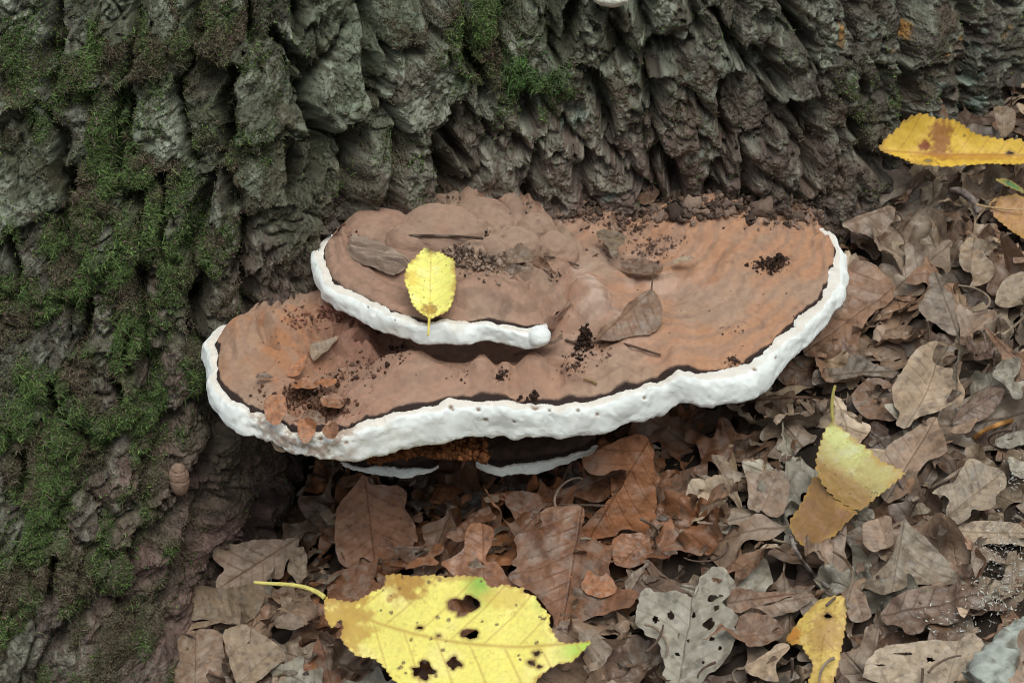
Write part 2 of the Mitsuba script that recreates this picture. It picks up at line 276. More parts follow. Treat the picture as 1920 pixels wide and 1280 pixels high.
def bark(x, z, full=True):
    """Stand-out of the bark (m) at the spots (x along the trunk, z up), plate number and colour."""
    xf = fan(x, z)
    wx = (F(xf * 26, z * 12, 1.3, 3, 1) - .5) * 0.026 + (F(xf * 100, z * 60, 4.1, 3, 2) - .5) * 0.011
    wz = (F(xf * 26, z * 24, 7.7, 3, 3) - .5) * 0.034 + (F(xf * 100, z * 100, 2.1, 3, 4) - .5) * 0.016
    q = np.stack([xf + wx, z + wz], -1) * SCALE
    d, i2 = STREE.query(q.reshape(-1, 2), k=2)
    d, i2 = d.reshape(*x.shape, 2), i2.reshape(*x.shape, 2); i, j2 = i2[..., 0], i2[..., 1]
    edge = d[..., 1] - d[..., 0]
    sep = np.abs(seeds[i] - seeds[j2]); upright = sep[..., 0] / (sep.sum(-1) + 1e-9)      # 1: the joint runs up the trunk
    out, li, mo = sinfo[i, 0], sinfo[i, 1], sinfo[i, 2]
    soft = sstep(0.24, 0.10, z) * sstep(-0.02, -0.10, x)      # the lower left is worn and overgrown
    deep = 1 - 0.62 * soft
    opn = sstep(.40, .64, F(xf * 30, z * 14, 11., 3, 13) * .75 + .38 * upright - .05)     # some joints gape, some have closed
    en = edge + (F(xf * 240, z * 170, .3, 3, 5) - .5) * 0.006
    crack = 1 - sstep(0.0005, 0.003 + .009 * opn, en)
    shoulder = 1 - sstep(0.0, .022, en)
    h = out * deep * 1.3 - crack * (0.002 + .027 * opn) * deep - shoulder * .007 * opn
    h = h + np.clip((seeds[i, 1] - z) * 0.08, -0.004, 0.005) * deep
    # crusty, flaky tops
    bil = np.abs(2 * F(xf * 48 + i * 3.7, z * 30 + i, 5.5, 3, 10) - 1)
    h = h + (.30 - bil) * 0.010
    t = F(xf * 70 + i * 3.7, z * 44 + i, 3.3, 5, 6) * 6
    ter = (np.floor(t) + sstep(0.25, .9, t - np.floor(t))) / 6
    h = h + (ter - .5) * 0.016 * (1 - .3 * soft)
    slit = sstep(.10, .0, np.abs(2 * F(xf * 75 + i * 5.1, z * 26, 9.2, 3, 7) - 1)) * sstep(.45, .6, F(xf * 30, z * 30, 4. + i, 2, 14))
    h = h - slit * 0.008
    slit2 = sstep(.12, .0, np.abs(2 * F(xf * 60 + i * 2.1, z * 95, 1.2, 3, 15) - 1)) * sstep(.5, .62, F(xf * 34, z * 34, 7. + i, 2, 16))
    h = h - slit2 * 0.006
    t2 = F(xf * 190 + i, z * 120, 6.3, 3, 17) * 5
    h = h + ((np.floor(t2) + sstep(0.4, .9, t2 - np.floor(t2))) / 5 - .5) * .0075
    h = h * (1 - .45 * sstep(-.02, .16, x))                   # shallower furrows towards the right flank
    h = h - .030 * fissure_field(x, z)
    cr = np.abs(2 * F(xf * 260, z * 210, 6.1, 4, 8) - 1)
    h = h + (.3 - cr) * 0.0046
    pits = sstep(0.66, 0.74, F(xf * 130, z * 95, i * 1.0, 2, 12)) * sstep(-.08, .0, x)
    h = h - pits * 0.009
    h = h + (F(x * 20, z * 20, 2.2, 3, 9) - .5) * (0.026 - .014 * soft) * (1 - .3 * sstep(.0, .16, x))
    if not full: return h
    # colour: weathered bark, crusts of lichen, red-brown spore dust, green film
    f1, f2, f3 = F(xf * 45, z * 25, i * .37, 4, 20), F(x * 300, z * 300, 1.1, 3, 21), F(x * 90, z * 90, 5.0, 4, 22)
    c = lerp([.050, .040, .031], [.135, .115, .085], np.clip(f1 * 1.5 - .30 + (N(i * 7.3) - .5) * .35, 0, 1))
    c = lerp(c, [.11, .072, .045], sstep(.55, .7, F(x * 40, z * 20, 8.2, 3, 23)) * .6)
    licm = sstep(.52, .62, F(x * 110, z * 90, 3.3, 4, 24) * .6 + F(x * 420, z * 420, 5.5, 2, 30) * .4 + li * .16) * np.clip(.35 + li, 0, 1)
    c = lerp(c, lerp([.18, .19, .13], [.40, .41, .33], f2), licm)
    # dust from the fungus: round it and below it
    dd = np.hypot((x - 0.02) / 0.26, (z - 0.15) / 0.13)
    dust = np.clip(1.15 - dd, 0, 1) + .95 * sstep(.19, .05, z) * sstep(-.33, -.16, x)
    dust = np.clip(dust * (.45 + f3 * .95), 0, .92)
    c = lerp(c, lerp([.115, .062, .054], [.235, .142, .122], f2), np.clip(dust, 0, 1))
    c = lerp(c, [.10, .072, .060], .45 * sstep(.05, .2, x) * sstep(.42, .6, f3))
    alg = .42 * sstep(.42, .62, F(x * 28, z * 20, 19., 4, 29)) * (sstep(.02, -.10, x) + .9 * np.exp(-((x - .0) / .09) ** 2) * sstep(.24, .30, z))
    c = lerp(c, lerp([.055, .072, .036], [.105, .13, .07], f2), np.clip(alg, 0, .6))
    ms = moss_field(x, z)
    film = np.clip((ms * .9 + mo * .25) * sstep(.42, .60, F(x * 55, z * 45, 9.9, 4, 25)), 0, .85)
    c = lerp(c, lerp([.035, .040, .016], [.070, .088, .032], f2), film)
    teal = sstep(.70, .74, F(x * 75, z * 75, 44.0, 3, 27)) * (z > .2) * (x > .0)
    c = lerp(c, [.24, .30, .25], teal * .5)
    orange = sstep(.70, .74, F(x * 90, z * 90, 14.0, 3, 28)) * (x > .2) * (z > .25)
    c = lerp(c, [.36, .17, .04], orange * .8)
    f4 = F(x * 520, z * 520, 3.1, 3, 26)
    c = .84 * c * np.clip(.15 + 1.0 * f2 + 1.5 * (f4 - .24), .25, 2.2)[..., None]
    return h, i, c, ms

def build_trunk():
    # x-like coordinate along the loop: equals x on the front
    tf = WT[:len(KX)]
    d = 0.00098
    dense = np.interp(np.arange(-.41, .41, d), KX, tf)
    tc = np.r_[np.linspace(WT[0], dense[0], 30)[:-1], dense, np.linspace(dense[-1], WT[-1], 190)[1:]]
    zz = np.r_[np.linspace(-.14, -.08, 14)[:-1], np.arange(-.08, .36, d), np.linspace(.36, .8, 60)[1:], np.linspace(.8, 3.0, 90)[1:]]
    G = wall_grid(tc, zz)                                    # z, t, 2
    u = np.interp(tc, np.r_[tf, WT[-1]], np.r_[KX, KX[-1] + WT[-1] - tf[-1]])
    U, Z = np.meshgrid(u, zz)
    h, i, c, ms = bark(U, Z)
    P = np.concatenate([G, Z[..., None]], -1)
    du = np.gradient(P, axis=1); dz = np.gradient(P, axis=0)
    n = np.cross(du, dz); n /= np.linalg.norm(n, axis=-1, keepdims=True)
    n = ndimage.gaussian_filter1d(ndimage.gaussian_filter1d(n, 6, axis=0), 6, axis=1); n /= np.linalg.norm(n, axis=-1, keepdims=True)
    lat = (F(U * 50, Z * 50, 15.0, 4, 40) - .5) * .008
    cushion = np.clip(ms, 0, 1.1) * sstep(.44, .62, F(U * 55, Z * 45, 9.9, 4, 25)) * .0075
    P = P + n * (h + cushion)[..., None]
    P[..., 2] += -np.clip(h, -.02, .02) * .18 + lat          # lips of the plates hang a little
    P[..., 0] += (F(U * 50, Z * 50, 18.0, 4, 41) - .5) * .008
    P[:, -1] = P[:, 0]
    V = P.reshape(-1, 3); f = grid_faces(len(zz), len(tc))
    nor = vnormals(V, f); col = c.reshape(-1, 3)
    t = thing('tree_trunk', 'huge old tree trunk with deeply furrowed mossy grey brown bark behind the bracket fungus', 'tree')
    fid = i.reshape(-1)[f[:, 0]]
    ctr = V[f[:, 0]]
    vis = (np.abs(ctr[:, 0]) < .40) & (ctr[:, 2] < .355) & (ctr[:, 1] < .6) & (fid < ns_named)
    def sub(name, sel):
        ff = f[sel]; used, inv = np.unique(ff, return_inverse=True)
        put(name, V[used], inv.reshape(-1, 3), 'bark_material', t, color=col[used], normals=nor[used])
    sub('bark', ~vis)
    for k in range(ns_named):
        s = vis & (fid == k)
        if s.sum() > 60: sub('bark_plate', s)
    return V.reshape(P.shape), nor.reshape(P.shape), ms, U, Z
TRP, TRN, TRMS, TRU, TRZ = build_trunk()
_m = (np.abs(TRU) < .45) & (TRZ < .40)
TRUNK_TREE = cKDTree(TRP[_m]); TRUNK_PTS = TRP[_m]; TRUNK_NOR = TRN[_m]
TRUNK_CELL = np.mean(np.stack([0 * TRZ[_m]]))

# ------------------------------------------------------------------ moss
def strands(root, dirn, length, width, col, droop, seed):
    """Thin curved two-segment blades, one mesh."""
    r = np.random.default_rng(seed); n = len(root)
    side = np.cross(dirn, r.normal(size=(n, 3))); side /= np.linalg.norm(side, axis=1, keepdims=True)
    p1 = root + dirn * (length * .5)[:, None]
    d2 = dirn + np.array([0, -0.1, -1]) * droop[:, None] + r.normal(size=(n, 3)) * .35; d2 /= np.linalg.norm(d2, axis=1, keepdims=True)
    p2 = p1 + d2 * (length * .5)[:, None]
    w = (width * .5)[:, None] * side
    v = np.stack([root - w, root + w, p1 - w * .8, p1 + w * .8, p2], 1).reshape(-1, 3)
    b = np.arange(n)[:, None] * 5
    f = np.concatenate([b + [0, 1, 3], b + [0, 3, 2], b + [2, 3, 4]], 1).reshape(-1, 3)
    return v, f, np.repeat(col, 5, axis=0)
def build_moss():
    r = np.random.default_rng(5)
    pts, nor = TRUNK_PTS, TRUNK_NOR
    x, z = pts[:, 0], pts[:, 2]
    vis = (np.abs(x) < .36) & (z > ground_z(x, pts[:, 1]) - .02) & (z < .36)
    ms = TRMS[_m]
    clump = sstep(.44, .60, F(x * 55, z * 45, 9.9, 4, 25)) * (.35 + .65 * sstep(.35, .6, F(x * 160, z * 160, 3., 3, 31)))
    left = sstep(-.06, -.20, x) * .26 * sstep(.38, .55, F(x * 34, z * 34, 51., 4, 34))
    dens = (np.clip(ms, 0, 1.3) * clump + left * clump + .012) * vis
    def batch(n, lo, hi, wlo, whi, spread, seed):
        k = r.choice(len(pts), n, p=dens / dens.sum())
        root, nn, m = pts[k] + r.normal(size=(n, 3)) * .0004, nor[k], ms[k]
        d = nn * 1.0 + r.normal(size=(n, 3)) * spread + np.array([0, 0, -.25]); d /= np.linalg.norm(d, axis=1, keepdims=True)
        L = r.uniform(lo, hi, n) * (.65 + .45 * np.clip(m, 0, 1))
        g = F(root[:, 0] * 46, root[:, 2] * 46, 77., 5, 33)
        fresh = np.clip(sstep(.40, .62, g + .10 * (r.random(n) - .5) + .07 * (m > .9)), 0, 1)
        col = lerp([.110, .094, .052], [.088, .132, .042], fresh)
        br = r.random(n) < (.50 - .36 * fresh); col[br] = np.array([.14, .098, .076])
        hi_ = (r.random(n) < .12) & (fresh > .5); col[hi_] = np.array([.145, .225, .06])
        hot = np.hypot(root[:, 0] - MS[15][0][0], root[:, 2] - MS[15][0][2]) < .022; col[hot] = col[hot] * .5 + np.array([.03, .075, .018])
        return root - nn * .0006, d, L, r.uniform(wlo, whi, n), col * r.uniform(.55, 1.4, (n, 1)), n
    root, d, L, w, col, n = batch(330000, .0014, .0040, .0006, .0011, .75, 1)
    side = np.cross(d, r.normal(size=(n, 3))); side /= np.linalg.norm(side, axis=1, keepdims=True); side *= (w * .5)[:, None]
    v1 = np.stack([root - side, root + side, root + d * L[:, None]], 1).reshape(-1, 3); f1 = np.arange(3 * n).reshape(-1, 3); c1 = np.repeat(col, 3, axis=0)
    root, d, L, w, col, n = batch(65000, .0035, .0095, .00034, .0007, .55, 2)
    v2, f2, c2 = strands(root, d, L, w, col, r.uniform(0, .9, n), 6)
    v, f, c = np.vstack([v1, v2]), np.vstack([f1, f2 + len(v1)]), np.vstack([c1, c2])
    put('moss', v, f, 'moss_material', color=c, smooth=False)
    labels['moss'] = {'label': 'green and dead brown moss growing over the bark of the trunk', 'category': 'moss', 'kind': 'stuff'}
build_moss()

# ------------------------------------------------------------------ bracket fungi
def resample(P, n, s=None):
    P = np.asarray(P, float)
    if s is None: s = np.r_[0, np.cumsum(np.linalg.norm(np.diff(P[:, :3], axis=0), axis=1))]; s = s / s[-1]
    return PchipInterpolator(s, P)(np.linspace(0, 1, n))
def bracket(t, margin, attach, bumps, capcol, whitecol, ns, nt, lobes=(), drop=.03, seed=0, pits=(), breaks=(), cap_extra=None, line=.0056, lipgrid=44, wave=.0012, grow=1.0, undercol=(.16, .10, .075)):
    """margin: (px, py, z, e, T, white) along the rim; attach: (fraction, px, py, z) at the trunk."""
    M = np.array([[*at(a, b, z), e, T, w] for a, b, z, e, T, w in margin])
    cs = np.r_[0, np.cumsum(np.linalg.norm(np.diff(M[:, :3], axis=0), axis=1))]; Lm = cs[-1]; cs /= Lm
    s = np.linspace(0, 1, ns)
    Mi = np.concatenate([CubicSpline(cs, M[:, :3])(s), PchipInterpolator(cs, M[:, 3:])(s)], 1)
    A = np.array([at(b, c, d) for a, b, c, d in attach]); A[:, 1] = np.maximum(A[:, 1] + .004, np.minimum(A[:, 1] + .03, wall_y(A[:, 0], A[:, 2]) + .012)); A[:, 2] -= .002; As = np.array([a[0] for a in attach])
    Ai = PchipInterpolator(As, A)(s)
    rim, e, T, wh = Mi[:, :3].copy(), Mi[:, 3] * 1e-3, Mi[:, 4] * 1.12e-3, Mi[:, 5]
    sm = s * Lm
    tan = np.gradient(ndimage.gaussian_filter1d(rim[:, :2], ns / 90, axis=0), axis=0)
    nrm = np.stack([-tan[:, 1], tan[:, 0]], 1); nrm /= np.linalg.norm(nrm, axis=1, keepdims=True)
    nrm = nrm * np.where(np.sum(nrm * (rim[:, :2] - Ai[:, :2]), 1).mean() > 0, 1, -1)
    rim[:, :2] += nrm * ((F(sm * 55, seed, 0, 3, 50) - .5) * .007)[:, None] * grow
    rim[:, 2] += (F(sm * 40, seed, 3., 3, 51) - .5) * .004
    # ---- cap
    tt = np.linspace(0, 1, nt) ** 1.15
    S2, T2 = np.meshgrid(s, tt, indexing='ij')
    P = rim[:, None] * (1 - T2[..., None]) + Ai[:, None] * T2[..., None]
    dist = np.linalg.norm(Ai - rim, axis=1)[:, None] * T2               # metres from the rim
    x, y = P[..., 0], P[..., 1]
    dz = np.zeros_like(x)
    for (px, py, z0, hh, rx, ry) in bumps:
        q = at(px, py, z0); rx_, ry_ = rx * .0003125, ry * .0003125 / math.sin(PITCH)
        g = ((x - q[0]) / rx_) ** 2 + ((y - q[1]) / ry_) ** 2
        dz += hh * 1.55e-3 * np.exp(-g ** 1.5)
    if lobes:
        lo, sec = np.zeros_like(x), np.zeros_like(x)
        wob = (F(x * 26, y * 26, seed + 4., 2, 49) - .5) * .35
        for (px, py, z0, hh, rx, ry) in lobes:
            q = at(px, py, z0); rx_, ry_ = rx * .0003125, ry * .0003125 / math.sin(PITCH)
            g = ((x - q[0]) / rx_) ** 2 + ((y - q[1]) / ry_) ** 2 + wob
            one = hh * 1e-3 * np.clip(1 - g, 0, 1) ** .46; sec = np.maximum(sec, np.minimum(lo, one)); lo = np.maximum(lo, one)
        lo -= .0050 * np.exp(-((lo - sec) / .0016) ** 2) * sstep(.0005, .003, sec)     # creases where lobes meet
        dz += lo * sstep(.0, .016, dist)
    ang = (F(x * 30, y * 30, seed, 3, 52) - .5)
    dz += wave * np.sin((dist + ang * .030) * 2 * np.pi / .021) * sstep(.004, .02, dist)
    dz += (F(x * 38, y * 38, seed + 1., 4, 53) - .5) * .010 * sstep(.003, .02, dist)
    dz += (F(x * 170, y * 170, seed + 2., 4, 54) - .5) * .0034
    dz -= .0030 * np.exp(-(dist / .007) ** 2)
    if cap_extra is not None: dz += cap_extra(x, y, dist)
    P[..., 2] += dz
    col = capcol(x, y, dist, dz)
    f2 = F(x * 420, y * 420, P[..., 2] * 420, 3, 55)
    col = col * (.80 + .40 * f2[..., None])
    # dark crust between the brown cap and the white rim
    lw = line * (.25 + 1.4 * F(sm * 75, seed, 9., 4, 56))[:, None] * wh[:, None]
    dark = sstep(1.0, .75, dist / np.maximum(lw, 1e-6)) * (wh[:, None] > .3)
    col = lerp(col, np.array([.034, .021, .018]), dark)
    f = grid_faces(ns, nt)
    v = P.reshape(-1, 3)
    if vnormals(v, f)[:, 2].mean() < 0: f = f[:, ::-1]
    put('cap', v, f, 'cap_material', t, color=col.reshape(-1, 3))
    # ---- rim
    m = lipgrid
    phi = np.linspace(np.pi * .5 + .55, -np.pi * .5, m)
    kk = ns * 3 // 2; s3 = np.linspace(0, 1, kk)
    def up(a): return np.stack([np.interp(s3, s, a[:, j]) for j in range(a.shape[1])], 1) if a.ndim == 2 else np.interp(s3, s, a)
    R, nn, e3, T3, w3, sm3 = up(rim), up(nrm), up(e), up(T), up(wh), up(sm)
    rimz = up(P[:, 0, 2])
    lob = 1.1 * (F(sm3 * 42, seed, 21., 3, 57) - .5) + .9 * (np.abs(2 * F(sm3 * 26, seed, 29., 2, 48) - 1) - .25)
    e3 = e3 * (1 + .5 * lob); T3 = T3 * (1 + .25 * (F(sm3 * 30, seed, 25., 2, 58) - .5))
    scal = (F(sm3 * 48, seed, 23., 4, 59) - .5) * .010
    co, si = np.cos(phi)[None], np.sin(phi)[None]
    off = e3[:, None] * np.where(co > 0, np.abs(co) ** .5 * (.86 - .22 * si), -np.abs(co) * .55)
    zz = rimz[:, None] + .0012 + T3[:, None] * .5 * (np.sign(si) * np.abs(si) ** .72 - 1)
    off = off + scal[:, None] * sstep(-.3, .9, si)
    Lp = np.stack([R[:, None, 0] + nn[:, None, 0] * off, R[:, None, 1] + nn[:, None, 1] * off, zz], -1)
    bump = (F(Lp[..., 0] * 75, Lp[..., 1] * 75, Lp[..., 2] * 75, 3, 60) - .5) * .0040 + (F(Lp[..., 0] * 420, Lp[..., 1] * 420, Lp[..., 2] * 420, 3, 61) - .5) * .0009
    nl = np.stack([nn[:, None, 0] * co, nn[:, None, 1] * co, si + 0 * e3[:, None]], -1)
    Lp += nl * bump[..., None]
    wcol = np.broadcast_to(np.array(whitecol), Lp.shape) * (.93 + .12 * F(Lp[..., 0] * 300, Lp[..., 1] * 300, Lp[..., 2] * 300, 3, 62))[..., None]
    wcol = lerp(wcol, np.array([.62, .50, .38]), .35 * sstep(.6, .8, F(Lp[..., 0] * 60, Lp[..., 1] * 60, Lp[..., 2] * 60, 3, 63)))
    wcol = lerp(wcol, np.array([.66, .53, .42]), .55 * sstep(.75, 1., si + .5 * (F(Lp[..., 0] * 90, Lp[..., 1] * 90, Lp[..., 2] * 90, 3, 68) - .5)) * (co < .45))
    brown = capcol(Lp[..., 0], Lp[..., 1], 0 * Lp[..., 0], 0 * Lp[..., 0])
    wcol = lerp(wcol, brown * .8, 1 - sstep(.3, .6, w3[:, None] + 0 * co))
    for bx, by, bz, br in breaks:                            # crumbled places of the rim
        q = at(bx, by, bz); g = np.exp(-(np.linalg.norm(Lp - q, axis=-1) / br) ** 3)
        k = sstep(.46, .58, .6 * F(Lp[..., 0] * 110, Lp[..., 1] * 110, Lp[..., 2] * 110, 4, 66) + .4 * F(Lp[..., 0] * 400, Lp[..., 1] * 400, Lp[..., 2] * 400, 3, 67)) * g
        Lp -= nl * (g * .0035 * (F(Lp[..., 0] * 130, Lp[..., 1] * 130, Lp[..., 2] * 130, 3, 69) - .3))[..., None]; wcol = lerp(wcol, np.array([.27, .15, .09]), .9 * k); wcol = lerp(wcol, np.array([.70, .58, .48]), .25 * g)
    # chewed holes
    if len(pits):
        C = Lp.reshape(-1, 3); rel = C - CAM; dep = rel @ FWD
        for px, py, rad in pits:
            rad = rad * .8
            d = ray(px, py); k = np.argmin(np.linalg.norm(C - (CAM + d[None] * dep[:, None]), axis=1) + (C[:, 1] > 1) * 9)
            q = C[k]; g = np.exp(-(np.linalg.norm((Lp - q) * [1, 1, 1.2], axis=-1) / (rad * 1e-3)) ** 2.6)
            Lp -= nl * (g * rad * 1.1e-3)[..., None]
            wcol = lerp(wcol, np.array([.22, .12, .07]), np.clip(g * 1.05, 0, 1))
    vv = Lp.reshape(-1, 3); ff = grid_faces(kk, m)
    mid = (kk // 2) * m + int(m * .55)
    n0 = vnormals(vv, ff)
    if np.sum(n0.reshape(kk, m, 3)[:, int(m * .6), :2] * nn) < 0: ff = ff[:, ::-1]
    put('margin', vv, ff, 'white_material', t, color=wcol.reshape(-1, 3))
    # ---- underside
    mu = 40; tu = np.linspace(0, 1, mu)
    B = Lp[::3, -1]; Au = up(Ai)[::3].copy(); Au[:, 2] = B[:, 2] - drop
    U = B[:, None] * (1 - tu[None, :, None]) + Au[:, None] * tu[None, :, None]
    U[..., 2] = B[:, None, 2] - drop * (tu ** .9)[None] + (F(U[..., 0] * 60, U[..., 1] * 60, seed, 3, 64) - .5) * .006 * tu[None]
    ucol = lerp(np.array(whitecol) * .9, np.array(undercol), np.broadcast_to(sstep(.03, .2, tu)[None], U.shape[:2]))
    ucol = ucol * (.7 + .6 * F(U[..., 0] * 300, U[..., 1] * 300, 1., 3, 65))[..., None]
    uf = grid_faces(len(B), mu)
    if vnormals(U.reshape(-1, 3), uf)[:, 2].mean() > 0: uf = uf[:, ::-1]
    put('pore_surface', U.reshape(-1, 3), uf, 'cap_material', t, color=ucol.reshape(-1, 3))
    return P

def near(px, py, z, rx, ry):
    q = at(px, py, z)
    return lambda x, y: np.exp(-(((x - q[0]) / (rx * .0003125)) ** 2 + ((y - q[1]) / (ry * .0003125 / math.sin(PITCH))) ** 2))
WHITE = (.83, .83, .80)
def main_cap_color(x, y, dist, dz):
    f = F(x * 45, y * 45, 2., 4, 70); g = F(x * 14, y * 14, 7., 3, 71)
    c = lerp([.310, .165, .110], [.420, .255, .185], f)
    c = lerp(c, [.440, .225, .130], .85 * sstep(-.02, .12, x) * sstep(.30, .6, g + .1))         # warmer to the right
    c = lerp(c, [.380, .170, .080], .9 * near(500, 660, Z0, 110, 70)(x, y))
    pale = near(1130, 560, Z0, 190, 90)(x, y) * sstep(.35, .65, F(x * 70, y * 70, 3., 4, 72))
    c = lerp(c, [.54, .40, .335], .8 * pale)
    c = lerp(c, [.36, .255, .190], .6 * sstep(.50, .66, F(x * 26, y * 26, 31., 4, 79)))
    c = lerp(c, [.30, .19, .14], .5 * sstep(.55, .8, np.sin((dist + .03 * F(x * 25, y * 25, 3., 3, 80)) * 2 * np.pi / .014) * .5 + .5) * sstep(.003, .01, dist))
    c = lerp(c, [.17, .072, .052], .85 * near(690, 640, Z0, 80, 60)(x, y))
    dirt = sstep(.58, .74, .5 * F(x * 60, y * 60, 13., 5, 73) + .5 * F(x * 260, y * 260, 17., 4, 74))
    c = lerp(c, [.17, .10, .075], .5 * dirt)
    return c
Z0 = 0.18
F_MAIN = thing('bracket_fungus', 'largest bracket fungus, a wide brown shelf with a thick white rim growing from the trunk', 'bracket fungus')
MARGIN = [(440, 608, .183, 6, 9, .9), (424, 608, .183, 8, 12, 1), (408, 622, .183, 7, 11, 1), (402, 650, .183, 7, 12, 1), (402, 690, .182, 7, 12, 1), (416, 728, .181, 7, 12, 1), (450, 752, .180, 7, 13, 1), (500, 772, .179, 7, 12, .9), (560, 796, .178, 6, 13, .9), (620, 797, .178, 7, 17, 1),
          (690, 782, .179, 9, 19, 1), (770, 765, .180, 9, 20, 1), (850, 751, .180, 9, 21, 1), (940, 746, .180, 9, 21, 1), (1005, 758, .179, 8, 17, 1), (1070, 752, .180, 9, 18, 1), (1160, 738, .180, 9, 18, 1), (1240, 714, .180, 9, 19, 1), (1310, 700, .180, 9, 18, 1), (1390, 683, .180, 10, 16, 1),
          (1450, 640, .180, 10, 14, 1), (1505, 588, .180, 10, 13, 1), (1550, 537, .180, 10, 12, 1), (1570, 490, .181, 9, 11, 1), (1566, 450, .182, 7, 10, 1), (1540, 424, .184, 4, 8, .9)]
ATTACH = [(0, 520, 592, .190), (.08, 540, 590, .190), (.16, 570, 588, .190), (.26, 640, 566, .192), (.36, 730, 510, .193), (.46, 830, 430, .194), (.56, 1000, 390, .194), (.66, 1150, 378, .193), (.78, 1330, 382, .192), (.90, 1460, 398, .190), (1, 1528, 414, .187)]
BUMPS = [(1320, 440, Z0, 3, 120, 50), (902, 702, Z0, 4.5, 20, 32), (948, 712, Z0, 2.5, 12, 24), (1000, 702, Z0, 5.5, 28, 32), (1070, 708, Z0, 4, 18, 28), (1160, 702, Z0, 4.5, 26, 30), (1272, 688, Z0, 4, 28, 28), (1215, 712, Z0, 2.5, 14, 22), (960, 716, Z0, 3, 150, 14), (1390, 556, Z0, 3, 90, 14), (1370, 610, Z0, 4, 50, 24), (760, 700, Z0, 5, 60, 24),
         (900, 655, Z0, -9, 160, 22), (1090, 640, Z0, -5, 60, 30), (740, 650, Z0, -10, 40, 26), (1105, 570, Z0, 5, 40, 28), (1220, 560, Z0, -4, 80, 40), (1400, 520, Z0, 4, 80, 40), (1390, 560, Z0, -3, 60, 16), (1190, 500, Z0, -4, 50, 30), (545, 625, Z0, 5, 36, 28), (470, 640, Z0, 3, 50, 30), (600, 690, Z0, -5, 30, 50), (640, 600, Z0, 7, 60, 26), (590, 750, Z0, -7, 60, 24), (1300, 500, Z0, -3, 60, 20), (980, 810, Z0, 0, 1, 1)]
LOBES = [(1310, 440, Z0, 6, 120, 44), (1465, 462, Z0, 5, 80, 36), (540, 640, Z0, 5, 60, 34), (465, 662, Z0, 4, 66, 44), (1104, 584, Z0, 5, 42, 26), (640, 616, Z0, 6, 60, 28), (690, 640, Z0, 7, 70, 40), (1130, 440, Z0, 4, 60, 30)]
PITS = [(845, 762, 1.6), (850, 768, 1.0), (898, 768, 1.6), (911, 787, 1.7), (964, 790, 1.3), (1030, 769, 1.2), (1084, 769, 1.4), (1120, 778, 1.4), (1208, 745, 1.4), (1415, 691, 1.8), (1427, 664, 1.3), (1444, 646, 1.2), (1485, 610, 1.6), (1456, 670, 1.2), (600, 822, 2.0), (650, 830, 1.6), (470, 770, 1.2), (1003, 762, 2.6), (620, 812, 1.8), (575, 806, 2.2)]
def eroded(x, y, dist):
    g = np.clip(near(690, 640, Z0, 90, 50)(x, y) + near(590, 750, Z0, 90, 40)(x, y), 0, 1)
    return g * ((np.abs(2 * F(x * 110, y * 110, 3., 4, 83) - 1) - .3) * .009 - .006 * sstep(.58, .66, F(x * 150, y * 150, 9., 2, 84)))
CAPP = bracket(F_MAIN, MARGIN, ATTACH, BUMPS, main_cap_color, WHITE, 760, 150, lobes=LOBES, drop=.035, seed=1, cap_extra=eroded, pits=PITS, breaks=[(565, 815, .170, .024), (630, 812, .170, .016), (500, 785, .172, .012)])

Z1 = 0.222
def upper_cap_color(x, y, dist, dz):
    f = F(x * 45, y * 45, 12., 4, 75)
    c = lerp([.300, .170, .120], [.400, .245, .178], f)
    c = lerp(c, [.12, .085, .062], .8 * sstep(.007, .003, dist) * sstep(-.06, -.09, x))
    c = lerp(c, [.345, .245, .18], .5 * sstep(.50, .66, F(x * 30, y * 30, 35., 4, 81)))
    c = lerp(c, [.24, .15, .11], .5 * sstep(.55, .8, np.sin((dist + .02 * F(x * 25, y * 25, 3., 3, 82)) * 2 * np.pi / .012) * .5 + .5) * sstep(.003, .01, dist))
    dirt = sstep(.58, .74, .5 * F(x * 60, y * 60, 23., 5, 76) + .5 * F(x * 260, y * 260, 27., 4, 78))
    return lerp(c, [.12, .08, .06], .5 * dirt)
F_UP = thing('bracket_fungus', 'smaller upper bracket fungus stacked on the left of the big shelf, carrying a yellow leaf', 'bracket fungus')
MARGIN1 = [(620, 440, 0.2200, 3, 6, .9), (606, 452, 0.2180, 6, 9, 1), (604, 482, 0.2160, 7, 10, 1), (618, 516, 0.2150, 7, 11, 1), (655, 546, 0.2140, 7, 11, 1), (710, 568, 0.2140, 7, 11, 1), (770, 590, 0.2140, 7, 11, 1), (830, 600, 0.2140, 7, 11, 1), (900, 600, 0.2140, 7, 10, 1), (960, 602, 0.2140, 7, 10, 1), (996, 605, 0.2135, 7, 10, 1), (1010, 602, 0.2125, 4, 9, .8), (1020, 598, 0.2080, 1.5, 9, .2), (1034, 590, 0.1980, 1, 8, 0), (1052, 576, .195, 1, 6, 0), (1078, 550, .188, 1, 5, 0), (1100, 515, .186, 1, 5, 0), (1106, 480, .186, 1, 5, 0)]
ATTACH1 = [(0, 690, 404, .214), (.15, 690, 392, .214), (.35, 740, 376, .214), (.55, 830, 366, .213), (.7, 900, 366, .212), (.85, 960, 392, .208), (1, 1010, 416, .205)]
BUMPS1 = [(900, 555, 0.2140, 3, 130, 30), (880, 500, 0.2160, -3, 90, 14), (640, 470, 0.2170, 3, 30, 40)]
LOBES1 = [(720, 436, .214, 6, 90, 46), (850, 446, .213, 7, 90, 50), (930, 562, .211, 7, 105, 34), (1000, 560, .206, 6, 50, 34)]
CAPP1 = bracket(F_UP, MARGIN1, ATTACH1, BUMPS1, upper_cap_color, WHITE, 460, 140, lobes=LOBES1, drop=.020, seed=5, pits=[(690, 575, 1.0), (803, 606, 2.0), (818, 600, 2.0), (740, 600, .8)], wave=.0014, line=.0036)
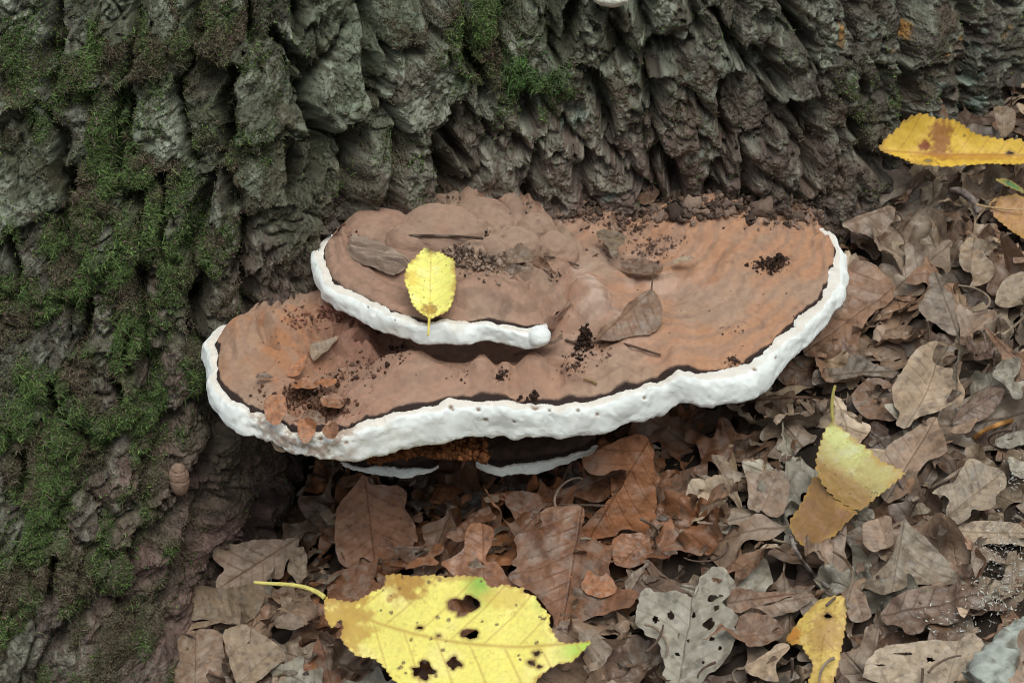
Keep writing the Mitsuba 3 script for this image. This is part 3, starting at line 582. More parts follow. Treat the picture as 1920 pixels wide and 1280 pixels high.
def on_cap_early(P, px, py):
    q = P.reshape(-1, 3) - CAM; k = q @ FWD; d = ray(px, py)
    return P.reshape(-1, 3)[np.argmin((q[:, 0] / k - d[0]) ** 2 + (q @ UPV / k - d @ UPV) ** 2)]
def knob(t, P, px, py, rad, up, turn, colfun, seed, name='knob', mat='cap_material', rough=.10):
    """A swollen knob grown out of a cap, its lower half sunk in it."""
    ico = trimesh.creation.icosphere(5); v = ico.vertices.copy()
    v = v * (1 + rough * 2 * (F(v[:, 0] * 1.3 + seed, v[:, 1] * 1.3, v[:, 2] * 1.3, 3, 130) - .5) + .06 * (F(v[:, 0] * 6 + seed, v[:, 1] * 6, v[:, 2] * 6, 3, 131) - .5))[:, None] * (np.array(rad) * 1e-3)
    c_, s_ = math.cos(math.radians(turn)), math.sin(math.radians(turn))
    v = v @ np.array([[c_, s_, 0], [-s_, c_, 0], [0, 0, 1]]) + on_cap_early(P, px, py) + [0, 0, up * 1e-3]
    far = np.full(len(v), .05); c = colfun(v[:, 0], v[:, 1], far, far * 0) * (.80 + .40 * F(v[:, 0] * 420, v[:, 1] * 420, v[:, 2] * 420, 3, 55))[:, None]
    put(name, v, np.array(ico.faces), mat, t, color=c)
for a_ in [(706, 428, (24, 21, 16), -6, 10), (764, 446, (15, 14, 11), -4.5, 0), (822, 426, (28, 25, 19), -6.5, -15), (905, 400, (23, 17, 14), -5, -20), (962, 464, (18, 16, 15), -2.5, 10), (1001, 440, (12, 12, 12), 2, 0), (1034, 470, (17, 15, 14), -2, -10), (924, 462, (10, 11, 9), -4, 0), (740, 478, (22, 12, 9), -5, 5)]:
    knob(F_UP, CAPP1, *a_[:2], a_[2], a_[3], a_[4], upper_cap_color, a_[0] * .11, rough=.14)
def rear_fold():
    p = np.array([on_cap_early(CAPP1, a, b) + [0, 0, u] for a, b, u in [(872, 384, -.009), (905, 368, .003), (942, 378, .004), (966, 402, .002), (972, 425, -.002)]])
    v, f = tube(p, [.0055, .0065, .0065, .006, .005], 28, .10, 4, .0015); far = np.full(len(v), .05)
    put('rear_fold', v, f, 'cap_material', F_UP, color=upper_cap_color(v[:, 0], v[:, 1], far, far * 0) * (.8 + .4 * F(v[:, 0] * 420, v[:, 1] * 420, v[:, 2] * 420, 3, 55))[:, None])
rear_fold()
def white_fun(x, y, dist, dz): return np.broadcast_to(np.array(WHITE), (*x.shape, 3)) * 1.0
def margin_tip():
    ico = trimesh.creation.icosphere(4); v = ico.vertices * np.array([.0066, .0064, .0060]) * (1 + .16 * (F(ico.vertices[:, 0] * 2, ico.vertices[:, 1] * 2, ico.vertices[:, 2] * 2, 3, 132) - .5))[:, None] + at(1011, 630, .2085)
    put('margin_tip', v, np.array(ico.faces), 'white_material', F_UP, color=np.broadcast_to(np.array(WHITE) * .98, v.shape))
margin_tip()
def old_color(x, y, dist, dz): return lerp([.040, .026, .021], [.15, .09, .065], F(x * 90, y * 90, 3., 3, 77))
F_L1 = thing('bracket_fungus', 'thin dark bracket with a white edge under the big shelf, left of the rust mass', 'bracket fungus')
bracket(F_L1, [(645, 856, .118, 2, 4, 1), (680, 866, .118, 3, 4, 1), (730, 872, .118, 3, 5, 1), (780, 872, .118, 3, 4, 1), (822, 866, .119, 2, 3, 1)], [(0, 640, 800, .125), (.5, 740, 780, .125), (1, 830, 800, .125)], [], old_color, (.72, .74, .70), 160, 40, drop=.02, seed=9, wave=.0005, grow=.4)
F_L2 = thing('bracket_fungus', 'thin dark bracket with a white edge under the big shelf, right of the rust mass', 'bracket fungus')
bracket(F_L2, [(895, 860, .118, 2, 4, 1), (930, 866, .118, 3, 5, 1), (990, 864, .118, 3, 5, 1), (1050, 852, .119, 3, 5, 1), (1100, 834, .120, 3, 5, 1), (1116, 826, .120, 2, 4, 1)], [(0, 890, 790, .125), (.5, 1000, 770, .125), (1, 1130, 790, .125)], [], old_color, (.72, .73, .68), 200, 40, drop=.02, seed=14, wave=.0005, grow=.4)

# ------------------------------------------------------------------ leaves
def dense_ring(p, step):
    ring = shapely.LinearRing(p); n = max(24, int(ring.length / step))
    return np.array([ring.interpolate(k / n, normalized=True).coords[0] for k in range(n)])
def smooth_ring(p, it=2):
    p = np.asarray(p, float)
    for _ in range(it):                                     # Chaikin corner cutting
        q = np.roll(p, -1, 0); p = np.stack([.78 * p + .22 * q, .22 * p + .78 * q], 1).reshape(-1, 2)
    return p
def fill_outline(ring, step, holes=(), r=None):
    """Outline (n, 2) in metres -> points and triangles of a sheet inside it."""
    poly = Polygon(ring).buffer(0)
    for h in holes: poly = poly.difference(Polygon(h))
    if poly.geom_type != 'Polygon': poly = max(poly.geoms, key=lambda g: g.area)
    b = [dense_ring(np.array(g.coords)[:-1], step * .8) for g in [poly.exterior, *poly.interiors]]
    x0, y0, x1, y1 = poly.bounds
    gx, gy = np.meshgrid(np.arange(x0, x1, step), np.arange(y0, y1, step * .87)); gx[1::2] += step / 2
    g = np.stack([gx.ravel(), gy.ravel()], 1)
    inner = shapely.contains_xy(poly.buffer(-step * .5), g[:, 0], g[:, 1])
    p = np.vstack([*b, g[inner]])
    t = Delaunay(p).simplices
    c = p[t].mean(1); t = t[shapely.contains_xy(poly, c[:, 0], c[:, 1])]
    a = p[t]; ar = (a[:, 1, 0] - a[:, 0, 0]) * (a[:, 2, 1] - a[:, 0, 1]) - (a[:, 1, 1] - a[:, 0, 1]) * (a[:, 2, 0] - a[:, 0, 0])
    t[ar < 0] = t[ar < 0][:, ::-1]; t = t[np.abs(ar) > 1e-12]
    used, inv = np.unique(t, return_inverse=True)
    return p[used], inv.reshape(-1, 3)
def teeth(ring, size, depth, r):
    ring = dense_ring(ring, size / 5); n = len(ring)
    d = np.roll(ring, -1, 0) - np.roll(ring, 1, 0); nor = np.stack([d[:, 1], -d[:, 0]], 1); nor /= np.maximum(np.linalg.norm(nor, axis=1, keepdims=True), 1e-9)
    if Polygon(ring).exterior.is_ccw is False: nor = -nor
    s = np.arange(n) / 5.0; s = s + .6 * np.sin(s * .37 + r.uniform(0, 6))
    saw = (s % 1.0) ** .8
    return ring + nor * (depth * (saw - .6) * (.6 + .8 * F(s * .4, 0, 0, 2, 90)))[:, None]
def ragged(ring, amp, r):
    ring = dense_ring(ring, .0016); o = r.uniform(0, 99)
    d = np.roll(ring, -1, 0) - np.roll(ring, 1, 0); nor = np.stack([d[:, 1], -d[:, 0]], 1); nor /= np.maximum(np.linalg.norm(nor, axis=1, keepdims=True), 1e-9)
    return ring + nor * (amp * 2 * (F(ring[:, 0] * 240 + o, ring[:, 1] * 240, o, 3, 91) - .5))[:, None]
def midrib_frame(p, base, tip, bow=0.0):
    """place along the midrib 0..1 and distance from it, in leaf lengths"""
    d = tip - base; L = np.linalg.norm(d); e = d / L; n = np.array([-e[1], e[0]])
    a = (p - base) @ e / L; w = (p - base) @ n / L
    return a, w - bow * 4 * np.clip(a, 0, 1) * (1 - np.clip(a, 0, 1)), L
def relief(a, w, L, fold, cup, arch, crinkle, seed, edge=0.0):
    W = max(np.abs(w).max(), .05)
    h = fold * (np.sqrt(w * w + .0004) - .02) + cup * w * w / W + arch * (a - .5) ** 2
    h = h + crinkle * (F(a * 4.0 + seed * 1.7, w * 4.0 + seed, seed * .3, 3, 92) - .5) * 1.6
    h = h + crinkle * .45 * (F(a * 13 + seed, w * 13, seed * .7, 2, 93) - .5)
    h = h + edge * sstep(.45, 1, np.abs(w) / W) * (F(a * 3 + seed * 2.3, np.sign(w) * 5, 1., 2, 94) - .35)
    return (h - np.median(h)) * L
CELL = .002
HX, HY = np.arange(-.50, .60, CELL), np.arange(-.50, .45, CELL)
HM = ground_z(*np.meshgrid(HX, HY, indexing='ij'))
def hm_index(v):
    return np.clip(((v[:, 0] - HX[0]) / CELL).astype(int), 0, len(HX) - 1), np.clip(((v[:, 1] - HY[0]) / CELL).astype(int), 0, len(HY) - 1)
def hm_add(v, f):
    c = np.vstack([v, v[f].mean(1)]); i, j = hm_index(c)
    np.maximum.at(HM, (i, j), c[:, 2] + .0006)
GN = np.array([-.34, -.13, 1.0]); GN /= np.linalg.norm(GN)
def frame_of(n):
    n = n / np.linalg.norm(n); e1 = np.cross([0, 1, 0], n); e1 /= np.linalg.norm(e1); return e1, np.cross(n, e1), n
def spots_px(off, pts): return [(off[0] + x / 3.0, off[1] + y / 3.0) for x, y in pts]

def leaf(name, label, cat, off, outline, base, tip, kind=0, shade=8, tilt=(0, -.25, 0), on='pile', lift=0, z=None, step=.0016, fold=.10, cup=.0, arch=0., crinkle=.10, edge=.12, holes=(), tooth=None, rag=.0014,
         petiole=None, bow=0., fresh=None, seed=None, group=None, normal=None, part='blade', owner=None, rounds=1, keep=.86, origin=None):
    """A leaf traced as it lies: off + outline/3 in the photograph, laid on its own tilted plane at its own place, then bent."""
    seed = len(labels) * 1.37 if seed is None else seed
    r = np.random.default_rng(int(seed * 100) + 3)
    px = spots_px(off, outline); n = np.asarray(normal, float) if normal is not None else GN + np.asarray(tilt)
    e1, e2, n = frame_of(n)
    c = np.mean(px, 0); rimd = None
    def lay(o):
        to2 = lambda q: np.array([[(at_plane(a, b, o, n) - o) @ e1, (at_plane(a, b, o, n) - o) @ e2] for a, b in q])
        ring = to2(px)
        if rounds: ring = smooth_ring(ring, rounds)
        if tooth: ring = teeth(ring, tooth[0], tooth[1], r)
        elif rag: ring = ragged(ring, rag, r)
        hs = []
        for (hx, hy, ha, hb) in holes:
            an = np.linspace(0, 2 * np.pi, 22, endpoint=False); k = 1 + .60 * (N(np.cos(an) * 2.6 + hx, np.sin(an) * 2, hy, 95) - .5) * 2
            hs.append(to2(spots_px(off, np.stack([hx + ha * np.cos(an) * k, hy + hb * np.sin(an) * k], 1))))
        p, f = fill_outline(ring, step, hs)
        bt = to2(spots_px(off, [base, tip])) 
        a, w, L = midrib_frame(p, bt[0], bt[1], bow)
        h = relief(a, w, L, fold, cup, arch, crinkle, seed, edge)
        nonlocal rimd
        pts_ = shapely.points(p); rimd = (shapely.distance(shapely.MultiLineString([np.vstack([q_, q_[:1]]) for q_ in hs]), pts_) if hs else np.full(len(p), 1.), shapely.distance(shapely.LinearRing(ring), pts_))
        return o + p[:, :1] * e1 + p[:, 1:] * e2 + h[:, None] * n, f, a, w, L, bt
    if origin is not None:
        o = np.asarray(origin); v, f, a, w, L, bt = lay(o)
    elif on == 'pile':
        lift_ = .001
        while True:
            o = on_ground(c[0], c[1], lift_); v, f, a, w, L, bt = lay(o)
            i, j = hm_index(v)
            if (v[:, 2] > HM[i, j]).mean() > keep or lift_ > .075: break
            lift_ += .004
        o = on_ground(c[0], c[1], lift_ + lift); v, f, a, w, L, bt = lay(o)
        hm_add(v, f)
    else:
        o = at(c[0], c[1], z) if on == 'level' else on_wall(c[0], c[1], z)
        v, f, a, w, L, bt = lay(o)
    t = owner or thing(name, label, cat, group)
    if fresh is None:
        uv = np.stack([10 * kind + 2 + np.clip(a, -1.5, 2.5), 10 * shade + 5 + np.clip(w, -3, 3)], 1)
        put(part, v, f, 'leaf_material', t, uv=uv)
    else:
        cc = fresh(a, w, v, L); nz = F(v[:, 0] * 130, v[:, 1] * 130, v[:, 2] * 130, 3, 97)
        cc = lerp(cc, [.20, .10, .025], .85 * np.exp(-(rimd[0] / (.0004 + .0016 * nz)) ** 2)); cc = lerp(cc, [.40, .22, .05], .75 * np.exp(-(rimd[1] / (.0001 + .0028 * sstep(.45, .7, nz))) ** 2))
        put(part, v, f, 'leaf_fresh_material', t, color=cc)
    if petiole is not None:
        q = [at_plane(x, y, o + n * .002 * k, n) for k, (x, y) in enumerate(spots_px(off, petiole[0]))]
        tv, tf = tube(q, np.linspace(petiole[1], petiole[1] * .7, len(q)) * 1e-3, 7, .1, 3)
        put('petiole', tv, tf, 'crumb_material', t, color=np.broadcast_to(np.array(petiole[2]), tv.shape) * (.8 + .4 * F(tv[:, 0] * 300, tv[:, 1] * 300, tv[:, 2] * 300, 2, 96))[:, None])
    return t
def veins(a, w, n=8., slant=.75):
    rel = np.abs(w); f = (a - rel * slant + rel * rel * .4) * n + np.where(w > 0, 0, .4); f = f - np.floor(f)
    side = np.minimum(f, 1 - f) / n
    g = (a * 60) ; net = np.minimum(np.abs((a + w) * 34 % 1 - .5), np.abs((a - w) * 34 % 1 - .5))
    return np.exp(-(rel / .0065) ** 2), np.exp(-(side / .0045) ** 2), net
def fresh_yellow(nv=8., fade=None, greens=(), browns=(), base=(.80, .66, .10), spots=.5, veincol=(.46, .26, .05), rim=0.3, seed=0):
    def fn(a, w, v, L):
        mid, side, net = veins(a, w, nv)
        f = F(a * 6 + seed, w * 6, 3., 4, 100); fi = F(v[:, 0] * 400, v[:, 1] * 400, v[:, 2] * 400, 3, 101)
        c = lerp(np.array(base) * .86, np.array(base) * 1.06, f)
        c = lerp(c, np.array(base) * [1.04, 1.03, 1.8], .5 * sstep(.5, .7, F(a * 9, w * 9, seed + 5., 3, 102)))
        for (ga, gw, ra, rw, col, k) in greens:
            g = np.exp(-(((a - ga) / ra) ** 2 + ((w - gw) / rw) ** 2) ** 1.5)
            c = lerp(c, np.array(col), k * np.clip(g * (.5 + f), 0, 1))
        if fade is not None: c = lerp(c, np.array(fade[0]), np.clip(sstep(fade[1], 0, np.abs(w)) * (.55 + .9 * f), 0, 1))
        for (ga, gw, ra, rw, col, k) in browns:
            g = np.exp(-(((a - ga) / ra) ** 2 + ((w - gw) / rw) ** 2)); m = sstep(.46, .66, g * .5 + .5 * F(a * 45, w * 45, seed + 8., 5, 103))
            c = lerp(c, np.array(col), k * m)
        npt = np.random.default_rng(77).uniform([-.1, -.5], [1.1, .5], (2600, 2)); dn, _ = cKDTree(npt).query(np.stack([a, w], -1), k=2)
        c = lerp(c, np.array(veincol) * 1.15, .26 * np.exp(-(dn[:, 1] - dn[:, 0]) / .0022))
        c = lerp(c, np.array(veincol), np.maximum(mid * .7, side * .55))
        cs = np.random.default_rng(int(seed * 7) + 1); ctr = np.stack([cs.uniform(0, 1.05, int(95 * spots)), cs.uniform(-.32, .32, int(95 * spots))], 1); sr = cs.uniform(.003, .0085, len(ctr))
        wobb = .6 * (F(a * 160, w * 160, seed, 2, 104) - .5)
        for q_, r_ in zip(ctr, sr):
            g_ = np.hypot(a - q_[0], w - q_[1]) / r_ + wobb; c = lerp(c, np.where((g_ < .45)[:, None], [.30, .20, .10], [.10, .055, .018]), .9 * sstep(1.1, .8, g_))
        sp = sstep(.62, .72, .5 * F(a * 40, w * 40, seed + 2., 4, 105) + .5 * F(a * 150, w * 150, seed, 2, 106)); c = lerp(c, [.42, .25, .04], sp * .5 * spots)
        return np.clip(c * (.90 + .2 * fi[:, None]), .01, .92)
    return fn

# the loose litter: dry leaves dropped one after the other on what lies there already
def oak_ring(L, r):
    n = r.integers(3, 5); a = np.linspace(0, 1, 60); W = L * r.uniform(.24, .32)
    def edge_(): 
        ph = r.uniform(-.4, .4); return W * np.sin(np.pi * np.clip(a, 0, 1) ** r.uniform(1.1, 1.5)) ** .8 * (.74 + .34 * np.cos(2 * np.pi * (n * a + ph)))
    up_, dn = edge_(), edge_()
    ring = np.vstack([np.stack([a * L, up_], 1), np.stack([a[::-1] * L, -dn[::-1]], 1)[1:-1]])
    return Polygon(ring).buffer(0)
def oval_ring(L, r):
    a = np.linspace(0, 1, 50); W = L * r.uniform(.24, .36)
    e = W * np.sin(np.pi * a ** .85) ** .9
    return Polygon(np.vstack([np.stack([a * L, e], 1), np.stack([a[::-1] * L, -e[::-1] * r.uniform(.8, 1.1)], 1)[1:-1]])).buffer(0)
LOOSE = []
def litter():
    r = np.random.default_rng(21); made = 0; names = {}
    area_text = {'dry_leaf': ('ordinary dry leaf among the lower layers of the litter right of the bracket fungus', 'lower litter leaves right of the fungus'),
                 'dusty_leaf': ('ordinary leaf coated in red brown spore dust in the litter below the bracket fungus', 'lower dusty leaves below the fungus')}
    bed, bed_uv, tries = [], [], 0
    while len(bed) < 330 and tries < 20000:
        tries += 1
        x, y = r.uniform(-.29, .39), r.uniform(-.29, .33); zg = float(ground_z(x, y))
        if y > wall_y(x, zg) - (.0 if x > .15 else .012): continue
        L = r.uniform(.03, .075); poly = oak_ring(L, r) if r.random() < .6 else oval_ring(L, r)
        if poly.geom_type != 'Polygon': continue
        p, f = fill_outline(ragged(np.array(poly.exterior.coords)[:-1], .0006, r), .0042); a, w = p[:, 0] / L, p[:, 1] / L
        h = relief(a, w, L, r.uniform(-.2, .3), r.uniform(-.5, .5), r.uniform(-.5, .5), r.uniform(.08, .25), r.uniform(0, 90), r.uniform(-.3, .4))
        e1, e2, n = frame_of(GN + np.array([r.normal() * .25, r.normal() * .25, 0])); th = r.uniform(0, 6.28); p = (p - [L / 2, 0]) @ np.array([[math.cos(th), math.sin(th)], [-math.sin(th), math.cos(th)]])
        v = np.array([x, y, zg]) + p[:, :1] * e1 + p[:, 1:] * e2 + h[:, None] * n
        if (v[:, 1] > wall_y(v[:, 0], v[:, 2]) + .006).mean() > (.25 if x > .15 else .06): continue
        i, j = hm_index(v); v[:, 2] += np.quantile(HM[i, j] - v[:, 2], .5) + .0015; hm_add(v, f); bed.append((v, f))
        under = -.13 < x < .11 and y > -.13
        bed_uv.append(np.stack([10 * int(r.choice([3, 3, 2, 8]) if under else r.choice([0, 2, 7, 5, 1, 2])) + 2 + np.clip(a, -1.5, 2.5), 10 * r.integers(2, 11) + 5 + np.clip(w, -3, 3)], 1))
    v, f = join(bed); put('leaf_bed', v, f, 'leaf_material', uv=np.vstack(bed_uv))
    labels['leaf_bed'] = {'label': 'older leaves matted together under the loose leaves of the litter', 'category': 'leaf litter', 'kind': 'stuff'}
    tries = 0
    while made < 298 and tries < 20000:
        tries += 1
        cand = [(r.uniform(-.29, .38), r.uniform(-.29, .33)) for _ in range(3)]      # the barest of three spots
        x, y = min(cand, key=lambda q: HM[min(int((q[0] - HX[0]) / CELL), len(HX) - 1), min(int((q[1] - HY[0]) / CELL), len(HY) - 1)] - float(ground_z(*q)))
        zg = float(ground_z(x, y))
        if y > wall_y(x, zg) - (.0 if x > .15 else .012): continue
        q = np.array([x, y, zg]) - CAM; k = q @ FWD
        px, py = 960 + (q[0] / k) / TH * 960, 640 - (q @ UPV / k) / TH * 960
        if not (-40 < px < 2040 and py < 1370): continue
        if 450 < px < 1560 and py < 760: continue
        L = r.uniform(.045, .085) if r.random() < .62 else r.uniform(.022, .04)
        lobed = r.random() < .7; poly = oak_ring(L, r) if lobed else oval_ring(L, r)
        for _k in range(int(r.choice([0, 0, 1, 2, 3]))):      # torn
            cut = Point(L * r.uniform(.2, 1), L * r.uniform(-.3, .3)).buffer(L * r.uniform(.08, .28)); q2 = poly.difference(cut)
            if q2.area > .4 * poly.area: poly = q2
        if poly.geom_type != 'Polygon': poly = max(poly.geoms, key=lambda g: g.area)
        if r.random() < .4: poly = poly.union(shapely.LineString([(.03 * L, 0), (-.05 * L, r.normal() * .02 * L), (-.2 * L, r.normal() * .06 * L)]).buffer(.0007)); poly = max(poly.geoms, key=lambda g: g.area) if poly.geom_type != 'Polygon' else poly
        ring = ragged(np.array(poly.exterior.coords)[:-1], .0005, r)
        p, f = fill_outline(ring, .0026)
        a, w = p[:, 0] / L, p[:, 1] / L
        h = relief(a, w, L, r.uniform(-.3, .4), r.uniform(-.7, .9), r.uniform(-.7, .9), r.uniform(.08, .26) + (.25 if r.random() < .25 else 0), r.uniform(0, 90), r.uniform(-.4, .8))
        n = GN + np.array([r.normal() * .40, r.normal() * .40 - .15, 0]); e1, e2, n = frame_of(n)
        th = r.uniform(0, 2 * np.pi); c, s = math.cos(th), math.sin(th)
        p = p - [L / 2, 0]; p = p @ np.array([[c, s], [-s, c]])
        v = np.array([x, y, zg]) + p[:, :1] * e1 + p[:, 1:] * e2 + h[:, None] * n
        if (v[:, 1] > wall_y(v[:, 0], v[:, 2]) + .006).mean() > (.25 if x > .15 else .06): continue
        i, j = hm_index(v); v[:, 2] += np.quantile(HM[i, j] - v[:, 2], .66)
        hm_add(v, f)
        dusty = (580 < px < 1330 and py < 1190)
        if dusty: kind = int(r.choice([3, 3, 2, 8, 5]))
        else: kind = int(r.choice([0, 7, 1, 7, 2, 5, 7, 5, 9, 4, 9, 2, 4]) if px > 1400 else r.choice([0, 0, 1, 1, 2, 5, 7, 5, 2, 4, 9, 2, 0])) 
        nm = 'dusty_leaf' if dusty else 'dry_leaf'
        key = thing(nm, 'x', 'leaf'); LOOSE.append((key, nm, px, py, L, kind, lobed))
        uv = np.stack([10 * kind + 2 + np.clip(a, -1.5, 2.5), 10 * r.integers(3, 14) + 5 + np.clip(w, -3, 3)], 1)
        path = meshkit.write_ply((v, f), True, uv, None, vnormals(v, f))
        scene[key] = {'type': 'ply', 'filename': path, 'face_normals': False, 'bsdf': {'type': 'ref', 'id': 'leaf_material'}}
        made += 1
    # torn bits of leaf on top of and between them
    parts, uvs = [], []
    for _ in range(1800):
        x, y = r.uniform(-.27, .38), r.uniform(-.26, .34); zg = float(ground_z(x, y))
        if y > wall_y(x, zg) - .004: continue
        L = r.uniform(.004, .019); k = r.integers(5, 9); an = np.sort(r.uniform(0, 2 * np.pi, k)); rad = L * r.uniform(.3, .6, k)
        ring = np.stack([np.cos(an) * rad, np.sin(an) * rad * .6], 1)
        if not Polygon(ring).is_valid or Polygon(ring).area < 1e-6: continue
        try: p, f = fill_outline(ring, .002)
        except Exception: continue
        a, w = p[:, 0] / L, p[:, 1] / L
        h = relief(a, w, L, 0, r.uniform(-.6, .6), r.uniform(-.6, .6), .25, r.uniform(0, 90))
        e1, e2, n = frame_of(GN + r.normal(size=3) * .45)
        v = np.array([x, y, zg]) + p[:, :1] * e1 + p[:, 1:] * e2 + h[:, None] * n
        i, j = hm_index(v); v[:, 2] += np.quantile(HM[i, j] - v[:, 2], .7)
        parts.append((v, f)); uvs.append(np.stack([10 * r.choice([0, 2, 2, 5, 7, 1]) + 2.5 + a * .2, 10 * r.integers(2, 14) + 5.2 + w * .1], 1))
    v, f = join(parts)
    put('leaf_crumbs', v, f, 'leaf_material', uv=np.vstack(uvs))
    labels['leaf_crumbs'] = {'label': 'small torn bits of dead leaf strewn over the litter', 'category': 'leaf litter', 'kind': 'stuff'}
litter()

def pile_at(px, py, up):
    p = on_ground(px, py, .02)
    for _ in range(4):
        i, j = hm_index(p[None]); p = at(px, py, HM[i[0], j[0]] + up)
    return p
R3, R4, R5, R6, R7, R8, R9 = (1280, 0), (0, 427), (640, 427), (1280, 427), (0, 853), (640, 853), (1280, 853)
UP = (0, -.8, .35)          # facing the camera more
# --- bottom left
leaf('oak_leaf', 'grey brown oak leaf leaning against the mossy trunk at lower left', 'leaf', R7, [(1190, 545), (1215, 510), (1290, 490), (1340, 510), (1400, 475), (1500, 475), (1600, 470), (1695, 450), (1650, 560), (1600, 620), (1590, 700), (1500, 690), (1490, 760), (1400, 830), (1215, 770), (1215, 690), (1270, 640), (1205, 600)], (1690, 455), (1215, 760), 0, 10, normal=(.1, -.75, .7), crinkle=.05, fold=.06, edge=.1)
leaf('dead_leaf', 'large flat brown leaf at the bottom, left of the big yellow leaf', 'leaf', R7, [(1250, 1000), (1380, 955), (1450, 990), (1560, 1060), (1620, 1140), (1540, 1200), (1420, 1300), (1320, 1300), (1290, 1130)], (1330, 1290), (1560, 1060), 1, 7, crinkle=.06)
leaf('dead_leaf', 'arched brown leaf at the bottom beside the long curled leaf', 'leaf', R7, [(1000, 1020), (1080, 985), (1250, 975), (1250, 1080), (1240, 1300), (960, 1300), (940, 1200), (1000, 1100)], (1100, 1300), (1100, 985), 0, 9, crinkle=.09, cup=-.3)
leaf('dead_leaf', 'long curled tan leaf stretching along the trunk foot at bottom left', 'leaf', R7, [(450, 1300), (560, 1190), (720, 1110), (860, 1000), (1000, 950), (1180, 925), (1265, 945), (1180, 970), (1040, 1000), (960, 1090), (870, 1140), (850, 1200), (780, 1310)], (460, 1290), (1260, 945), 1, 9, tilt=(-.1, -.5, 0), crinkle=.05, cup=-.9, fold=-.2)
leaf('dead_leaf', 'tan leaf with an orange brown torn patch below the leaning oak leaf', 'leaf', R7, [(995, 870), (1040, 800), (1100, 740), (1250, 760), (1460, 745), (1510, 760), (1480, 850), (1400, 930), (1280, 945), (1180, 920), (1100, 925), (1010, 925)], (1290, 940), (1000, 880), 1, 6, tilt=(0, -.5, 0), crinkle=.07, cup=.3, edge=.3)
leaf('leaf_scrap', 'narrow torn leaf scrap standing beside the leaning oak leaf', 'leaf', R7, [(1640, 540), (1700, 505), (1730, 560), (1725, 650), (1750, 690), (1700, 690), (1680, 740), (1650, 680), (1610, 640)], (1690, 735), (1695, 505), 1, 8, normal=(0, -.8, .6), crinkle=.12)
leaf('leaf_scrap', 'small pale grey leaf scrap left of the stalk of the big yellow leaf', 'leaf', R7, [(1535, 930), (1600, 890), (1680, 895), (1720, 950), (1640, 985), (1550, 975)], (1535, 940), (1720, 950), 7, 10, crinkle=.1)
# --- below the fungus
leaf('dusty_leaf', 'wide dusty leaf lying behind the top edge of the big yellow leaf at left', 'leaf', R8, [(-90, 690), (0, 640), (200, 600), (205, 640), (170, 690), (240, 740), (230, 840), (0, 870), (-80, 800)], (-80, 760), (220, 700), 3, 6, crinkle=.06)
leaf('dusty_leaf', 'broad dark red brown dusty leaf in the shade below the middle of the fungus', 'leaf', R8, [(1110, 330), (1160, 300), (1350, 270), (1370, 330), (1330, 420), (1450, 480), (1530, 560), (1500, 640), (1560, 760), (1700, 780), (1650, 870), (1560, 880), (1350, 930), (1220, 1030), (1180, 880), (1090, 780), (960, 720), (930, 680), (1000, 640), (960, 620), (1000, 540), (970, 460), (1060, 440), (1140, 400)], (1330, 400), (1230, 1000), 3, 5, tilt=(0, -.35, 0), crinkle=.05, fold=.12)
leaf('dusty_leaf', 'dusty red leaf with a pale patch left of the tall curled leaf', 'leaf', R8, [(910, 260), (950, 210), (1040, 200), (1120, 230), (1130, 270), (1200, 270), (1110, 310), (1110, 360), (1140, 405), (1080, 440), (1040, 440), (960, 330)], (1050, 440), (1000, 200), 3, 8, normal=(.1, -.7, .7), crinkle=.1)
leaf('dusty_leaf', 'dusty oak leaf with lobed outline standing under the left end of the fungus', 'leaf', R8, [(110, 110), (150, 120), (155, 165), (250, 165), (340, 175), (385, 225), (352, 290), (400, 350), (440, 490), (408, 482), (415, 560), (340, 600), (275, 580), (280, 655), (200, 640), (110, 560), (100, 620), (45, 640), (-20, 600), (-40, 430), (-10, 260), (60, 200)], (130, 112), (190, 640), 3, 10, normal=(-.1, -.85, .55), crinkle=.04, fold=.08, edge=.1, step=.0014)
leaf('dusty_leaf', 'curled dusty leaf with an upright stalk right of the lobed dusty oak leaf', 'leaf', R8, [(570, 450), (640, 410), (760, 310), (830, 270), (850, 330), (880, 360), (720, 400), (690, 480), (640, 490)], (830, 275), (580, 460), 3, 7, normal=(.2, -.6, .7), crinkle=.12, petiole=([(835, 275), (870, 215), (930, 180)], .9, (.15, .08, .055)))
leaf('dusty_leaf', 'rust coloured lobed leaf tongue just above the green patch of the yellow leaf', 'leaf', R8, [(720, 375), (830, 380), (865, 430), (830, 530), (800, 600), (870, 590), (930, 690), (990, 690), (990, 750), (880, 760), (700, 720), (640, 680), (550, 610), (620, 590), (690, 540), (700, 450)], (800, 740), (790, 380), 3, 11, tilt=(0, -.45, 0), crinkle=.07)
leaf('dusty_leaf', 'small rust coloured two lobed scrap pointing left above the yellow leaf', 'leaf', R8, [(350, 640), (400, 590), (480, 560), (520, 500), (575, 490), (575, 550), (510, 570), (560, 610), (450, 620), (370, 645)], (360, 640), (570, 500), 8, 8, crinkle=.08)
leaf('dusty_leaf', 'dark folded inner leaf behind the tall curled leaf under the fungus', 'leaf', R8, [(1190, 240), (1280, 180), (1400, 110), (1600, 70), (1560, 200), (1470, 280), (1380, 250), (1300, 220), (1200, 250)], (1200, 245), (1600, 80), 3, 4, tilt=(.0, -.4, 0), crinkle=.05)
leaf('dusty_leaf', 'brown leaf tip curled over below the tall curled leaf', 'leaf', R8, [(1530, 440), (1740, 440), (1740, 560), (1700, 610), (1600, 640), (1520, 600)], (1740, 440), (1560, 630), 8, 5, normal=(0, -.7, .7), crinkle=.06, cup=-.4)
